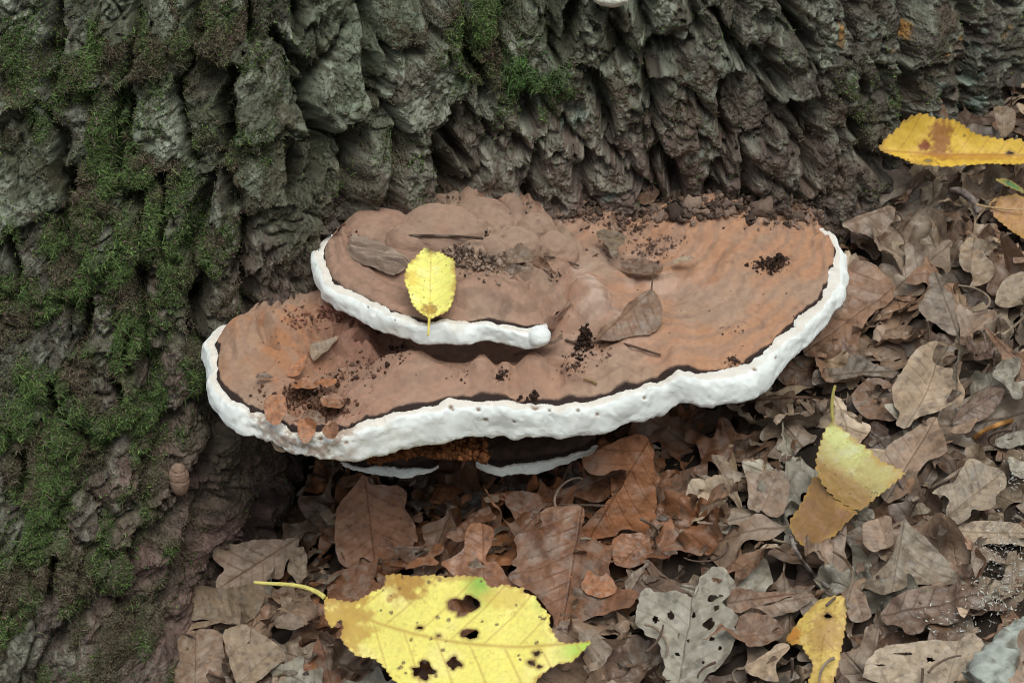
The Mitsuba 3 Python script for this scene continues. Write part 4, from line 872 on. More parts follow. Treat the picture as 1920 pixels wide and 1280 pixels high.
leaf('dusty_leaf', 'tall curled brown leaf hanging upright under the right half of the fungus', 'leaf', R8, [(1330, 20), (1400, 0), (1560, -90), (1700, -130), (1750, -60), (1765, 80), (1765, 440), (1700, 460), (1590, 410), (1540, 460), (1420, 470), (1340, 440), (1330, 420), (1380, 380), (1450, 300), (1560, 210), (1600, 150), (1620, 60), (1440, 120), (1370, 100)], (1740, -100), (1400, 460), 8, 7, normal=(-.25, -.9, .45), crinkle=.03, cup=-.25, fold=0, edge=.05, lift=.004)
leaf('dusty_leaf', 'narrow rolled leaf edge with a grey tip below the tall curled leaf', 'leaf', R8, [(1590, 690), (1740, 590), (1700, 650), (1620, 780), (1595, 760)], (1600, 770), (1740, 595), 7, 8, normal=(0, -.7, .7), crinkle=.05)
leaf('dusty_leaf', 'rust coloured crescent leaf scrap on the broad dark dusty leaf', 'leaf', R8, [(1340, 740), (1390, 640), (1420, 680), (1470, 690), (1505, 660), (1570, 770), (1480, 800), (1400, 790)], (1350, 740), (1560, 770), 8, 9, crinkle=.06)
leaf('dead_leaf', 'greyish rolled leaf end touching the green tip of the big yellow leaf', 'leaf', R8, [(1330, 1010), (1400, 960), (1470, 1010), (1525, 1080), (1480, 1180), (1430, 1210), (1400, 1170), (1360, 1100)], (1350, 1000), (1480, 1180), 7, 9, tilt=(0, -.4, 0), crinkle=.05, cup=-.8)
# --- right of the fungus, far to near
leaf('dead_leaf', 'tan leaf piece standing against the trunk foot at the right edge', 'leaf', R3, [(1740, 610), (1790, 590), (1880, 620), (1870, 720), (1800, 790), (1770, 720)], (1800, 790), (1800, 590), 1, 8, normal=(0, -.9, .4), crinkle=.06, on='pile', lift=.01)
leaf('dead_leaf', 'grey brown folded leaf under the left end of the orange yellow leaf', 'leaf', R3, [(1060, 860), (1090, 840), (1130, 890), (1120, 960), (1250, 950), (1290, 1000), (1330, 1050), (1250, 1090), (1140, 1130), (1120, 1170), (1090, 1060), (1070, 950)], (1110, 1170), (1100, 850), 7, 9, normal=(0, -.7, .7), crinkle=.08)
leaf('dead_leaf', 'long brown leaf beside the back right end of the white rim', 'leaf', R3, [(870, 1270), (1000, 1210), (1200, 1150), (1190, 1240), (1100, 1330), (1000, 1310)], (880, 1265), (1200, 1170), 0, 8, tilt=(0, -.4, 0), crinkle=.1, cup=-.5)
leaf('dusty_leaf', 'large leaf thick with brown dust right under the right rim of the fungus', 'leaf', R6, [(940, 190), (1060, 200), (1200, 310), (1180, 420), (1060, 480), (990, 600), (990, 710), (780, 740), (650, 700), (780, 600), (820, 480), (900, 330)], (1190, 330), (680, 700), 2, 13, tilt=(.1, -.3, 0), crinkle=.05)
leaf('dead_leaf', 'tan crumpled leaf in the litter at mid right, above the notched oak leaf', 'leaf', R6, [(1560, 100), (1620, 30), (1680, 80), (1680, 130), (1750, 200), (1760, 290), (1600, 350), (1640, 270), (1550, 220)], (1600, 340), (1640, 40), 1, 7, tilt=(.1, -.5, 0), crinkle=.14)
leaf('oak_leaf', 'grey brown round lobed oak leaf between the fungus rim and the right edge', 'leaf', R6, [(1380, 260), (1430, 250), (1480, 280), (1470, 340), (1530, 380), (1530, 450), (1560, 560), (1540, 620), (1440, 560), (1330, 500), (1340, 420), (1390, 340)], (1550, 610), (1420, 255), 7, 8, tilt=(0, -.5, 0), crinkle=.06)
leaf('dead_leaf', 'pale leaf at the right edge level with the right tip of the fungus', 'leaf', R6, [(1750, 400), (1800, 290), (1940, 230), (1960, 440), (1790, 455)], (1760, 420), (1940, 300), 4, 6, crinkle=.06)
leaf('dead_leaf', 'brown leaf with a deep bitten bay above the rolled grey leaf', 'leaf', R6, [(1540, 420), (1640, 480), (1760, 450), (1780, 540), (1680, 580), (1630, 620), (1640, 680), (1560, 640)], (1550, 640), (1760, 460), 0, 9, crinkle=.1)
leaf('leaf_scrap', 'pale three lobed leaf scrap above the rolled grey leaf', 'leaf', R6, [(1780, 470), (1830, 530), (1880, 580), (1820, 660), (1760, 650), (1770, 560)], (1780, 640), (1870, 580), 4, 6, tilt=(.1, -.5, 0), crinkle=.1)
leaf('dead_leaf', 'grey rolled leaf with a dark gap at the right edge', 'leaf', R6, [(1740, 830), (1780, 750), (1890, 740), (1900, 820), (1850, 850), (1880, 880), (1925, 850), (1920, 960), (1860, 970), (1830, 890)], (1750, 830), (1900, 930), 9, 7, tilt=(.2, -.6, 0), crinkle=.12, cup=.4)
leaf('dead_leaf', 'dark grey leaf with wavy rim tucked under the front right rim', 'leaf', R6, [(720, 870), (740, 780), (910, 790), (940, 730), (1000, 720), (1080, 770), (1230, 800), (1180, 850), (1060, 830), (960, 840), (860, 870), (740, 885)], (740, 840), (1220, 800), 7, 5, tilt=(0, -.6, 0), crinkle=.08)
leaf('dead_leaf', 'dull leaf with a grey round window left of the notched oak leaf', 'leaf', R6, [(980, 900), (1060, 830), (1180, 870), (1190, 960), (1230, 1070), (1150, 1090), (1000, 1060), (940, 960)], (1200, 1070), (1020, 860), 2, 8, crinkle=.06, holes=[(1090, 930, 62, 40)])
leaf('dead_leaf', 'dark arched leaf under the tip of the notched oak leaf', 'leaf', R6, [(1500, 1110), (1580, 980), (1700, 890), (1820, 890), (1800, 960), (1740, 1040), (1600, 1110)], (1500, 1110), (1810, 900), 5, 12, tilt=(0, -.4, 0), crinkle=.08, cup=-.5)
leaf('dead_leaf', 'smooth brown leaf running down from the notched oak leaf to the folded yellow green leaf', 'leaf', R6, [(1150, 1240), (1250, 1160), (1430, 1040), (1440, 1120), (1480, 1200), (1500, 1290), (1340, 1330), (1270, 1500), (1130, 1560), (1080, 1400)], (1150, 1520), (1430, 1050), 0, 11, crinkle=.04)
leaf('oak_leaf', 'light brown oak leaf with a round bite cut from its upper edge', 'leaf', R6, [(1170, 890), (1240, 800), (1280, 730), (1330, 660), (1420, 630), (1452, 640), (1410, 690), (1405, 740), (1450, 785), (1535, 790), (1550, 860), (1600, 920), (1570, 1000), (1540, 1010), (1470, 1020), (1430, 1030), (1310, 1070), (1265, 1130), (1190, 1110), (1230, 1040), (1180, 990)], (1262, 1110), (1440, 690), 1, 11, tilt=(-.1, -.55, 0), crinkle=.035, fold=-.1, step=.0014, bow=-.06)
leaf('leaf_scrap', 'small brown pointed leaf below the dark arched leaf near the right edge', 'leaf', R6, [(1480, 1130), (1560, 1100), (1670, 1050), (1640, 1120), (1620, 1160), (1540, 1165)], (1490, 1130), (1670, 1055), 0, 10, crinkle=.08)
leaf('dead_leaf', 'grey leaf with a curled lip at the right edge above the pale lobed oak leaf', 'leaf', R6, [(1740, 1200), (1830, 1150), (1940, 1130), (1950, 1210), (1800, 1250)], (1745, 1205), (1940, 1150), 9, 5, tilt=(0, -.6, 0), crinkle=.1)
# --- lower right
leaf('dead_leaf', 'brown leaf with a cracked rim left of the folded yellow green leaf', 'leaf', R9, [(345, 85), (400, 100), (560, 75), (600, 130), (600, 250), (560, 350), (480, 350), (440, 300), (430, 330), (360, 290), (370, 200)], (440, 320), (540, 80), 0, 8, tilt=(0, -.45, 0), crinkle=.08)
leaf('dead_leaf', 'narrow twisted olive brown leaf hanging point down in the shade right of centre', 'leaf', R9, [(150, 0), (220, -10), (280, 60), (300, 180), (340, 300), (330, 320), (260, 230), (235, 160), (205, 80)], (180, 0), (335, 315), 1, 5, normal=(0, -.8, .6), crinkle=.06, cup=-.6)
leaf('dead_leaf', 'dark purple brown leaf at the bottom between the lacy leaf and the small yellow leaf', 'leaf', R9, [(300, 920), (400, 880), (520, 920), (590, 990), (520, 1040), (400, 1090), (300, 1030)], (310, 1020), (590, 985), 2, 8, crinkle=.05)
leaf('dead_leaf', 'pale brown leaf with wavy lobes at the bottom right of the lacy leaf', 'leaf', R9, [(340, 1190), (450, 1120), (560, 1040), (610, 1070), (580, 1120), (520, 1160), (530, 1230), (560, 1290), (480, 1270), (360, 1230)], (345, 1195), (600, 1070), 1, 10, crinkle=.07)
leaf('dead_leaf', 'brown leaf with an upturned rim just right of the lacy grey leaf', 'leaf', R9, [(245, 790), (300, 740), (400, 770), (560, 765), (680, 775), (590, 800), (480, 830), (400, 850), (330, 890), (260, 880)], (250, 830), (670, 775), 2, 9, tilt=(0, -.5, 0), crinkle=.06)
leaf('dead_leaf', 'long brown leaf ending in a small curl above the small yellow leaf', 'leaf', R9, [(370, 860), (450, 850), (600, 800), (690, 770), (745, 790), (700, 840), (650, 870), (560, 890), (490, 920), (450, 870)], (375, 862), (740, 790), 0, 8, tilt=(0, -.4, 0), crinkle=.06, cup=-.5)
leaf('lacy_leaf', 'pale grey dead leaf riddled with holes at the bottom centre right', 'leaf', (0, 0), [(3 * x, 3 * y) for x, y in [(1187, 1160), (1200, 1116), (1213, 1103), (1237, 1110), (1267, 1106), (1300, 1120), (1323, 1066), (1347, 1061), (1373, 1103), (1360, 1126), (1363, 1140), (1390, 1153), (1377, 1173), (1380, 1213), (1360, 1243), (1323, 1270), (1290, 1295), (1250, 1290), (1240, 1220), (1227, 1196), (1200, 1180)]], (1270 * 3, 1290 * 3), (1300 * 3, 1100 * 3), 9, 6, rag=.0034, crinkle=.08, step=.0013,
     holes=[(3 * a, 3 * b, 3 * c, 3 * d) for a, b, c, d in [(1335, 1120, 10, 6), (1345, 1138, 6, 6), (1330, 1168, 11, 11), (1336, 1200, 5, 5), (1230, 1162, 6, 6), (1257, 1152, 5, 9), (1352, 1118, 4, 3), (1300, 1150, 4, 5), (1290, 1200, 3, 4), (1270, 1225, 4, 3), (1318, 1240, 3, 3), (1350, 1215, 3, 3)]])
leaf('oak_leaf', 'pale lobed oak leaf at the right edge, near the white mould', 'leaf', R9, [(1490, 420), (1600, 380), (1760, 370), (1930, 390), (1950, 520), (1820, 490), (1700, 500), (1640, 560), (1575, 560), (1570, 490), (1480, 430)], (1490, 425), (1930, 440), 4, 8, crinkle=.04)
leaf('oak_leaf', 'grey brown lobed oak leaf at right, beside the folded yellow green leaf', 'leaf', R9, [(1560, 110), (1610, 30), (1650, 20), (1720, 60), (1800, 70), (1830, 150), (1810, 200), (1750, 230), (1770, 290), (1700, 320), (1620, 300), (1625, 350), (1560, 390), (1490, 360), (1480, 320), (1500, 230), (1380, 230), (1460, 180), (1540, 150)], (1500, 330), (1800, 90), 4, 5, tilt=(0, -.35, 0), crinkle=.035)
leaf('dead_leaf', 'small brown curled lobe between the folded yellow green leaf and the tan tented leaf', 'leaf', R9, [(1010, 400), (1050, 370), (1160, 330), (1180, 390), (1190, 500), (1130, 540), (1020, 540)], (1160, 530), (1100, 350), 0, 10, tilt=(0, -.5, 0), crinkle=.1)
leaf('dead_leaf', 'tan tented leaf with a pointed top and a dark burnt corner at lower right', 'leaf', R9, [(1240, 350), (1290, 410), (1400, 490), (1480, 580), (1550, 680), (1600, 715), (1350, 720), (1240, 750), (1160, 790), (1100, 780), (970, 730), (1100, 660), (1170, 590), (1210, 490)], (1250, 360), (1180, 770), 4, 3, tilt=(0, -.7, 0), crinkle=.05, fold=-.35)
leaf('dead_leaf', 'small brown oval leaf touching the right side of the small yellow leaf', 'leaf', R9, [(925, 830), (960, 740), (1020, 760), (1060, 870), (1060, 920), (980, 945), (930, 920)], (960, 745), (1020, 940), 0, 8, crinkle=.05)
leaf('dead_leaf', 'dark grey crinkled leaf below the tan tented leaf', 'leaf', R9, [(1110, 870), (1200, 800), (1340, 740), (1450, 740), (1680, 720), (1720, 790), (1690, 870), (1600, 860), (1580, 940), (1390, 950), (1360, 1030), (1270, 1040), (1220, 960), (1130, 950)], (1120, 900), (1710, 780), 5, 13, crinkle=.11, edge=.3)
leaf('dead_leaf', 'big pale leaf with torn slits at the bottom right', 'leaf', R9, [(1000, 1300), (1060, 1130), (1170, 1080), (1290, 1060), (1400, 1030), (1530, 1050), (1620, 980), (1700, 1050), (1755, 1150), (1690, 1210), (1690, 1310)], (1480, 1300), (1560, 1010), 4, 8, crinkle=.04, holes=[(1250, 1120, 50, 9), (1390, 1150, 22, 12), (1120, 1190, 30, 6)])
# --- yellow ones
leaf('yellow_leaf', 'small yellow leaf with red brown veins at the bottom right of the lacy leaf', 'leaf', R9, [(750, 815), (800, 795), (910, 790), (925, 830), (920, 940), (890, 1080), (880, 1170), (840, 1300), (690, 1300), (740, 1180), (690, 1110), (660, 1050), (600, 1050), (560, 1010), (600, 970), (680, 880)], (900, 795), (790, 1290), tilt=(0, -.35, 0), tooth=(.004, .0012), keep=.975, step=.0009, crinkle=.03, cup=-.35, fold=0, bow=-.10,
     fresh=fresh_yellow(browns=[(.45, .0, .35, .25, (.36, .19, .06), .7), (.5, -.35, .2, .12, (.50, .16, .02), .8)], base=(.66, .46, .12), spots=.3, veincol=(.30, .13, .03), seed=4), holes=[(818, 905, 20, 14)])
CREASE = pile_at(1572, 930, .027)
FOLD = leaf('yellow_leaf', 'folded leaf, upper half yellow green and lower half brown, with an upright stalk', 'leaf', (0, 0), [(3 * x, 3 * y) for x, y in [(1555, 788), (1575, 800), (1590, 812), (1605, 825), (1615, 832), (1635, 845), (1645, 860), (1665, 868), (1698, 885), (1690, 895), (1640, 935), (1612, 960), (1580, 945), (1550, 920), (1530, 885), (1530, 860), (1540, 820)]], (1535 * 3, 880 * 3), (1640 * 3, 960 * 3), normal=(-.25, -.75, .6), origin=CREASE, tooth=(.0045, .0017), keep=.975, step=.0009, crinkle=.035, fold=0, cup=-.25, bow=-.04, rounds=1, seed=31,
     fresh=fresh_yellow(nv=4.5, fade=((.33, .18, .062), .55), browns=[(.6, .12, .5, .16, (.30, .17, .06), .95), (1.0, .0, .4, .16, (.30, .16, .06), .95), (.7, .5, .5, .4, (.34, .22, .07), .55)], greens=[(1.15, .3, .3, .25, (.28, .40, .06), .7)], base=(.54, .53, .19), spots=.7, veincol=(.30, .20, .05), seed=9), petiole=([(1562 * 3, 790 * 3), (1560 * 3, 755 * 3), (1566 * 3, 722 * 3)], 1.1, (.40, .33, .10)))
leaf('x', '', '', (0, 0), [(3 * x, 3 * y) for x, y in [(1530, 885), (1550, 920), (1580, 945), (1612, 960), (1590, 975), (1560, 1010), (1535, 1028), (1515, 1030), (1495, 1015), (1478, 980), (1500, 950), (1515, 915)]], (1530 * 3, 885 * 3), (1610 * 3, 962 * 3), normal=(-.50, -.55, .75), origin=CREASE, tooth=(.005, .0014), step=.0010, crinkle=.03, fold=0, rounds=1, owner=FOLD, part='folded_half', seed=35, keep=.7,
     fresh=fresh_yellow(nv=5., browns=[(.5, .2, .6, .5, (.30, .16, .05), .7)], base=(.27, .14, .050), spots=.4, veincol=(.16, .07, .02), seed=12))
leaf('yellow_leaf', 'largest leaf, bright yellow with holes, brown specks and green tip at the bottom', 'leaf', R8, [(-95, 790), (-60, 800), (20, 815), (80, 820), (130, 790), (180, 760), (240, 745), (250, 700), (250, 680), (330, 675), (380, 690), (450, 690), (540, 680), (600, 695), (660, 680), (730, 685), (800, 690), (830, 745), (870, 745), (920, 725), (980, 745), (1030, 745), (1030, 780), (1095, 790), (1110, 830), (1150, 870), (1180, 900), (1170, 950), (1200, 1010), (1225, 1045), (1270, 1060), (1330, 1050), (1415, 1035), (1380, 1080), (1330, 1130), (1300, 1165), (1220, 1175), (1160, 1210), (1110, 1260), (1080, 1310), (1000, 1390), (700, 1410), (480, 1390), (340, 1320), (280, 1250), (230, 1180), (180, 1140), (90, 1135), (40, 1090), (-10, 1030), (10, 960), (-10, 910), (-50, 985), (-90, 920), (-100, 850)], (-95, 800), (1400, 1040),
     tilt=(.1, -.35, 0), keep=.975, step=.0008, tooth=(.0042, .0013), crinkle=.016, fold=.05, cup=0, edge=.04, bow=-.085, rounds=1, lift=.003, holes=[(690, 848, 72, 52), (715, 1005, 50, 24), (640, 1168, 38, 34), (470, 1215, 62, 50), (1097, 1113, 18, 14), (1070, 1167, 20, 15), (1115, 1190, 12, 9), (440, 968, 16, 7), (548, 1012, 10, 5)],
     fresh=fresh_yellow(greens=[(.565, .25, .06, .10, (.20, .40, .05), 1.), (.97, .0, .07, .08, (.28, .52, .05), 1), (.80, .17, .03, .04, (.4, .5, .08), .7)], browns=[(.28, .20, .12, .14, (.40, .20, .04), .95), (.10, -.04, .14, .16, (.42, .22, .04), .8), (.10, .10, .12, .06, (.44, .24, .04), .85), (.66, .18, .1, .06, (.62, .42, .08), .6)], base=(.82, .71, .17), spots=.8, seed=2),
     petiole=([(-95, 800), (-200, 745), (-330, 725), (-490, 715)], 1.5, (.62, .52, .16)))
ORG = leaf('orange_leaf', 'orange yellow toothed leaf lying at the trunk foot at upper right', 'leaf', R3, [(1090, 830), (1130, 790), (1150, 770), (1190, 750), (1240, 710), (1300, 690), (1370, 685), (1430, 700), (1490, 700), (1560, 720), (1650, 770), (1780, 790), (1930, 790), (2000, 870), (1930, 930), (1700, 935), (1500, 950), (1300, 940), (1240, 890)], (1095, 830), (1990, 860), normal=(-.2, -.5, .85), lift=.021, keep=.95, tooth=(.0045, .0016), step=.0009, crinkle=.03, fold=.35, cup=.2, rounds=1, seed=51, bow=-.02,
     fresh=fresh_yellow(browns=[(.40, .08, .10, .2, (.28, .10, .03), .9), (.3, .05, .05, .06, (.22, .05, .02), 1), (.6, -.02, .5, .05, (.45, .20, .04), .7)], base=(.72, .46, .06), spots=.25, veincol=(.36, .14, .03), seed=15), holes=[(1380, 905, 14, 7), (1840, 855, 20, 7)])
leaf('x', '', '', R3, [(1385, 560), (1410, 500), (1460, 560), (1500, 680), (1520, 760), (1500, 850), (1470, 880), (1420, 800), (1400, 700)], (1470, 880), (1410, 500), 2, 10, normal=(-.1, -.9, .4), crinkle=.06, cup=-.6, owner=ORG, part='withered_lobe', lift=.012, seed=53)
leaf('orange_leaf', 'pale orange brown leaf with toothed edge at the right edge', 'leaf', R3, [(1715, 1160), (1760, 1110), (1920, 1090), (2000, 1250), (1940, 1370), (1860, 1310), (1760, 1230)], (1960, 1180), (1740, 1200), tilt=(0, -.4, 0), step=.001, tooth=(.004, .001), crinkle=.04, fresh=fresh_yellow(base=(.48, .26, .11), spots=.2, veincol=(.26, .11, .04), seed=21), petiole=([(1650, 1150), (1760, 1170), (1920, 1180)], .7, (.50, .34, .18)))
leaf('green_leaf', 'small green leaf at the right edge above the pale orange leaf', 'leaf', R3, [(1740, 1005), (1830, 1005), (1900, 1050), (1950, 1100), (1850, 1060)], (1745, 1010), (1940, 1090), tilt=(0, -.4, 0), step=.001, tooth=(.003, .0008), crinkle=.04, fresh=fresh_yellow(base=(.10, .20, .06), spots=.0, veincol=(.12, .2, .06), seed=23))
# --- on the fungi
CAP_TREES = {}
def cap_z(P, px, py):
    """Height of a cap's surface where the line from the camera through that spot meets it."""
    if id(P) not in CAP_TREES:
        q = P.reshape(-1, 3) - CAM; k = q @ FWD
        CAP_TREES[id(P)] = cKDTree(np.stack([q[:, 0] / k, (q @ UPV) / k], -1))
    d = ray(px, py); return P.reshape(-1, 3)[CAP_TREES[id(P)].query([d[0], d @ UPV])[1]]
def on_cap(P, px, py, up=.0): return cap_z(P, px, py) + [0, 0, up]
def cap_leaf(P, name, label, off, outline, base, tip, up=.002, **k):
    c = np.mean(spots_px(off, outline), 0); return leaf(name, label, 'leaf', off, outline, base, tip, on='level', z=on_cap(P, *c)[2] + up, **k)
cap_leaf(CAPP1, 'yellow_leaf', 'small bright yellow toothed leaf standing on the upper bracket fungus', R5, [(355, 275), (380, 200), (420, 165), (470, 105), (510, 130), (560, 135), (600, 170), (640, 190), (640, 260), (650, 300), (640, 400), (610, 470), (540, 495), (500, 510), (440, 480), (400, 440), (380, 370), (355, 310)], (495, 505), (505, 100), up=.013, normal=(-.05, -.35, .9), tooth=(.0034, .0011), step=.0007, crinkle=.03, fold=.06, rounds=1,
     fresh=fresh_yellow(browns=[(.12, .0, .12, .12, (.35, .18, .04), .9), (.55, .2, .15, .1, (.75, .50, .06), .6)], greens=[(.97, .0, .09, .07, (.06, .05, .03), 1)], base=(.84, .78, .20), spots=.5, veincol=(.60, .36, .06), seed=31), petiole=([(495, 500), (492, 550), (488, 605)], .8, (.70, .55, .12)))
cap_leaf(CAPP, 'brown_leaf', 'shiny brown leaf with an upright stalk lying on the middle of the big fungus', R5, [(1440, 600), (1470, 550), (1560, 510), (1600, 430), (1700, 360), (1750, 345), (1800, 410), (1812, 500), (1760, 580), (1640, 600), (1530, 640), (1450, 630)], (1745, 350), (1450, 620), up=.006, normal=(-.1, -.35, .9), kind=2, shade=9, tooth=(.003, .0006), step=.0011, crinkle=.03, fold=-.15, petiole=([(1745, 350), (1750, 290), (1760, 220)], .6, (.13, .08, .05)))
cap_leaf(CAPP, 'leaf_scrap', 'thin split leaf strip on the big fungus under the tip of the upper bracket', R5, [(940, 715), (1100, 650), (1210, 620), (1240, 580), (1245, 640), (1180, 690), (1050, 715)], (945, 715), (1240, 600), up=.004, kind=0, shade=7, crinkle=.05, cup=.6)
cap_leaf(CAPP, 'leaf_scrap', 'olive brown folded leaf scrap at the back of the big fungus', R5, [(1420, 30), (1500, 0), (1600, 20), (1590, 90), (1540, 120), (1570, 160), (1530, 190), (1500, 110)], (1430, 40), (1560, 180), up=.012, kind=1, shade=3, crinkle=.1, fold=-.4)
cap_leaf(CAPP, 'leaf_scrap', 'dark curled leaf scrap behind the stalk of the shiny brown leaf', R5, [(1560, 190), (1620, 180), (1720, 165), (1830, 230), (1700, 300), (1640, 280), (1600, 250)], (1570, 195), (1820, 230), up=.008, kind=2, shade=6, crinkle=.15, cup=.6)
cap_leaf(CAPP, 'leaf_scrap', 'small orange brown leaf flake standing on the left part of the big fungus', R4, [(1600, 830), (1680, 740), (1730, 695), (1725, 760), (1700, 820), (1650, 845)], (1610, 830), (1728, 700), up=.005, kind=8, shade=13, normal=(-.3, -.5, .8), crinkle=.04)
cap_leaf(CAPP, 'leaf_scrap', 'brown dusty leaf piece lying over the broken left front rim', R4, [(1485, 945), (1600, 940), (1625, 1000), (1590, 1080), (1545, 1110), (1500, 1085), (1488, 1020)], (1490, 950), (1550, 1105), up=.009, kind=8, shade=11, normal=(-.1, -.65, .75), crinkle=.04)
cap_leaf(CAPP, 'leaf_scrap', 'brown two pronged leaf scrap near the broken left front rim', R4, [(1790, 840), (1830, 850), (1895, 840), (1900, 870), (1850, 900), (1800, 880)], (1795, 850), (1895, 860), up=.006, kind=8, shade=10, crinkle=.08)
cap_leaf(CAPP, 'leaf_scrap', 'pale papery leaf scrap on the left half of the big fungus', R4, [(1740, 690), (1830, 630), (1915, 600), (1860, 680), (1800, 740), (1760, 760)], (1750, 740), (1910, 605), up=.006, kind=1, shade=6, crinkle=.1, cup=.5)
leaf('leaf_scrap', 'tan leaf tip hanging below the broken left front rim', 'leaf', R4, [(1510, 1070), (1545, 1100), (1570, 1180), (1660, 1200), (1670, 1230), (1590, 1270), (1530, 1240), (1510, 1180)], (1520, 1080), (1610, 1260), on='level', z=.165, kind=1, shade=6, normal=(-.1, -.85, .5), crinkle=.06, cup=-.5)
for (lab, pts, kd, sh, nrm) in [('dark curled scrap in the frass of the broken left front, nearest the rim', [(560, 775), (590, 765), (612, 785), (600, 810), (575, 806)], 2, 8, (-.1, -.6, .7)), ('rust brown torn scrap in the frass of the broken left front, farther right', [(596, 742), (630, 735), (652, 752), (634, 776), (604, 768)], 3, 9, (.1, -.4, .9)),
                           ('rust brown flat scrap in the frass of the broken left front, farther back', [(545, 715), (580, 705), (606, 718), (585, 738), (555, 735)], 8, 8, (0, -.3, .9)), ('small dark leaf sliver on the left lobe of the big fungus', [(478, 702), (500, 698), (516, 706), (500, 714), (484, 712)], 5, 12, (0, -.3, .9)),
                           ('thin brown scrap at the back debris near the trunk, left end', [(1020, 395), (1060, 378), (1110, 372), (1085, 392), (1045, 408)], 0, 11, (0, -.6, .8)), ('brown scrap in the back debris near the trunk, right end', [(1195, 365), (1225, 345), (1240, 360), (1225, 385), (1200, 390)], 2, 10, (0, -.7, .7)),
                           ('tan splintered scrap right of the dark curled leaf scrap', [(1258, 490), (1285, 480), (1305, 482), (1290, 494), (1266, 500)], 1, 9, (0, -.3, .9)), ('narrow brown scrap leaning in the back debris', [(1140, 405), (1152, 400), (1160, 440), (1165, 470), (1152, 460), (1146, 430)], 2, 9, (0, -.4, .9))]:
    cap_leaf(CAPP, 'leaf_scrap', lab, (0, 0), [(3 * x, 3 * y) for x, y in pts], (3 * pts[0][0], 3 * pts[0][1]), (3 * pts[2][0], 3 * pts[2][1]), up=.006, kind=kd, shade=sh, normal=nrm, crinkle=.12, cup=.5, step=.0011)
for (lab, pts, dz_, kd, sh) in [('brown leaf shred draped over the crumbled front left rim, left of two', [(556, 786), (580, 780), (596, 792), (590, 815), (572, 838), (560, 818)], .176, 8, 10), ('brown leaf shred draped over the crumbled front left rim, right of two', [(604, 800), (628, 790), (640, 806), (626, 826), (610, 820)], .177, 3, 10)]:
    c_ = np.mean(pts, 0); leaf('leaf_scrap', lab, 'leaf', (0, 0), [(3 * x, 3 * y) for x, y in pts], (3 * pts[0][0], 3 * pts[0][1]), (3 * pts[3][0], 3 * pts[3][1]), origin=at(c_[0], c_[1], dz_) + np.array([0, -.005, .004]), normal=(-.1, -.75, .65), kind=kd, shade=sh, crinkle=.12, cup=.3, step=.0011)
for (lab, o_, pts, b, tp, kd, sh) in [('crumpled leaf strip in the debris on the upper bracket, right of the yellow leaf', R5, [(860, 150), (940, 130), (1040, 95), (1070, 160), (1080, 200), (1000, 220), (900, 240), (870, 200)], (865, 190), (1075, 150), 0, 8),
                                      ('curled brown flake at the right end of the debris on the upper bracket', R5, [(1075, 160), (1130, 170), (1190, 230), (1215, 270), (1150, 240), (1090, 215)], (1080, 170), (1210, 268), 2, 8),
                                      ('narrow tan flake hanging from the debris of the upper bracket', R5, [(880, 240), (960, 215), (1090, 215), (1060, 250), (960, 260), (900, 290)], (885, 280), (1085, 220), 0, 5)]:
    cap_leaf(CAPP1, 'leaf_scrap', lab, o_, pts, b, tp, up=.006, kind=kd, shade=sh, crinkle=.14, cup=.5)

# ------------------------------------------------------------------ bark fragment, crumbs, twigs and other small things
def crumb_mesh(pts, sizes, r):
    ico = trimesh.creation.icosphere(1); parts = []
    for p, s in zip(pts, sizes):
        v = ico.vertices * (1 + 1.7 * (N(ico.vertices[:, 0] * 1.7 + p[0] * 900, ico.vertices[:, 1] * 1.7 + p[1] * 900, ico.vertices[:, 2] * 1.7, 110) - .5))[:, None]
        R_ = np.linalg.qr(r.normal(size=(3, 3)))[0]; parts.append(((v * s * r.uniform(.35, 1.4, 3)) @ R_ + p, ico.faces))
    return join(parts)
def clump(name, label, cat, spots, col, P=None, wall=False, seed=0, up=.0, stuff=False):
    """crumbs heaped round spots: (px, py, spread px, number, size mm, heap mm)"""
    r = np.random.default_rng(seed); pts, sz = [], []
    for px, py, sp, n, s, hp in spots:
        for _ in range(n):
            a, b = r.normal(size=2) * sp * .5
            q = on_cap(P, px + a, py + b * .6) if P is not None else (on_wall(px + a, py + b) if wall else on_ground(px + a, py + b, .03))
            q = q + [0, 0, r.uniform(0, hp) * 1e-3 * math.exp(-(a * a + b * b) / (sp * sp + 1e-6)) + up]
            pts.append(q); sz.append(s * 1e-3 * (.18 + 1.25 * r.random() ** 3.5))
    v, f = crumb_mesh(pts, sz, r)
    key = thing(name, label, cat)
    c = np.array(col) * (.45 + 1.6 * np.repeat(r.random(len(pts)) ** 1.5, 42))[:, None]
    path = meshkit.write_ply((v, f), True, None, c, vnormals(v, f))
    scene[key] = {'type': 'ply', 'filename': path, 'face_normals': False, 'bsdf': {'type': 'ref', 'id': 'crumb_material'}}
    if stuff: labels[key]['kind'] = 'stuff'
clump('frass_heap', 'dark crumbly frass heap on the right of the big fungus', 'frass', [(1440, 502, 26, 150, 1.1, 5), (1462, 496, 18, 90, 1.2, 7), (1424, 498, 14, 50, 1.0, 4)], (.050, .028, .020), CAPP, seed=1)
clump('frass_heap', 'dark upright frass column on the ridge of the big fungus', 'frass', [(1097, 648, 13, 220, 1.2, 16), (1082, 672, 22, 80, .8, 2)], (.040, .024, .018), CAPP, seed=2)
clump('frass_heap', 'dark frass plug in the notch of the front white rim', 'frass', [(1003, 748, 8, 60, 1.0, 7), (985, 752, 14, 30, .8, 2)], (.035, .02, .016), CAPP, seed=3)
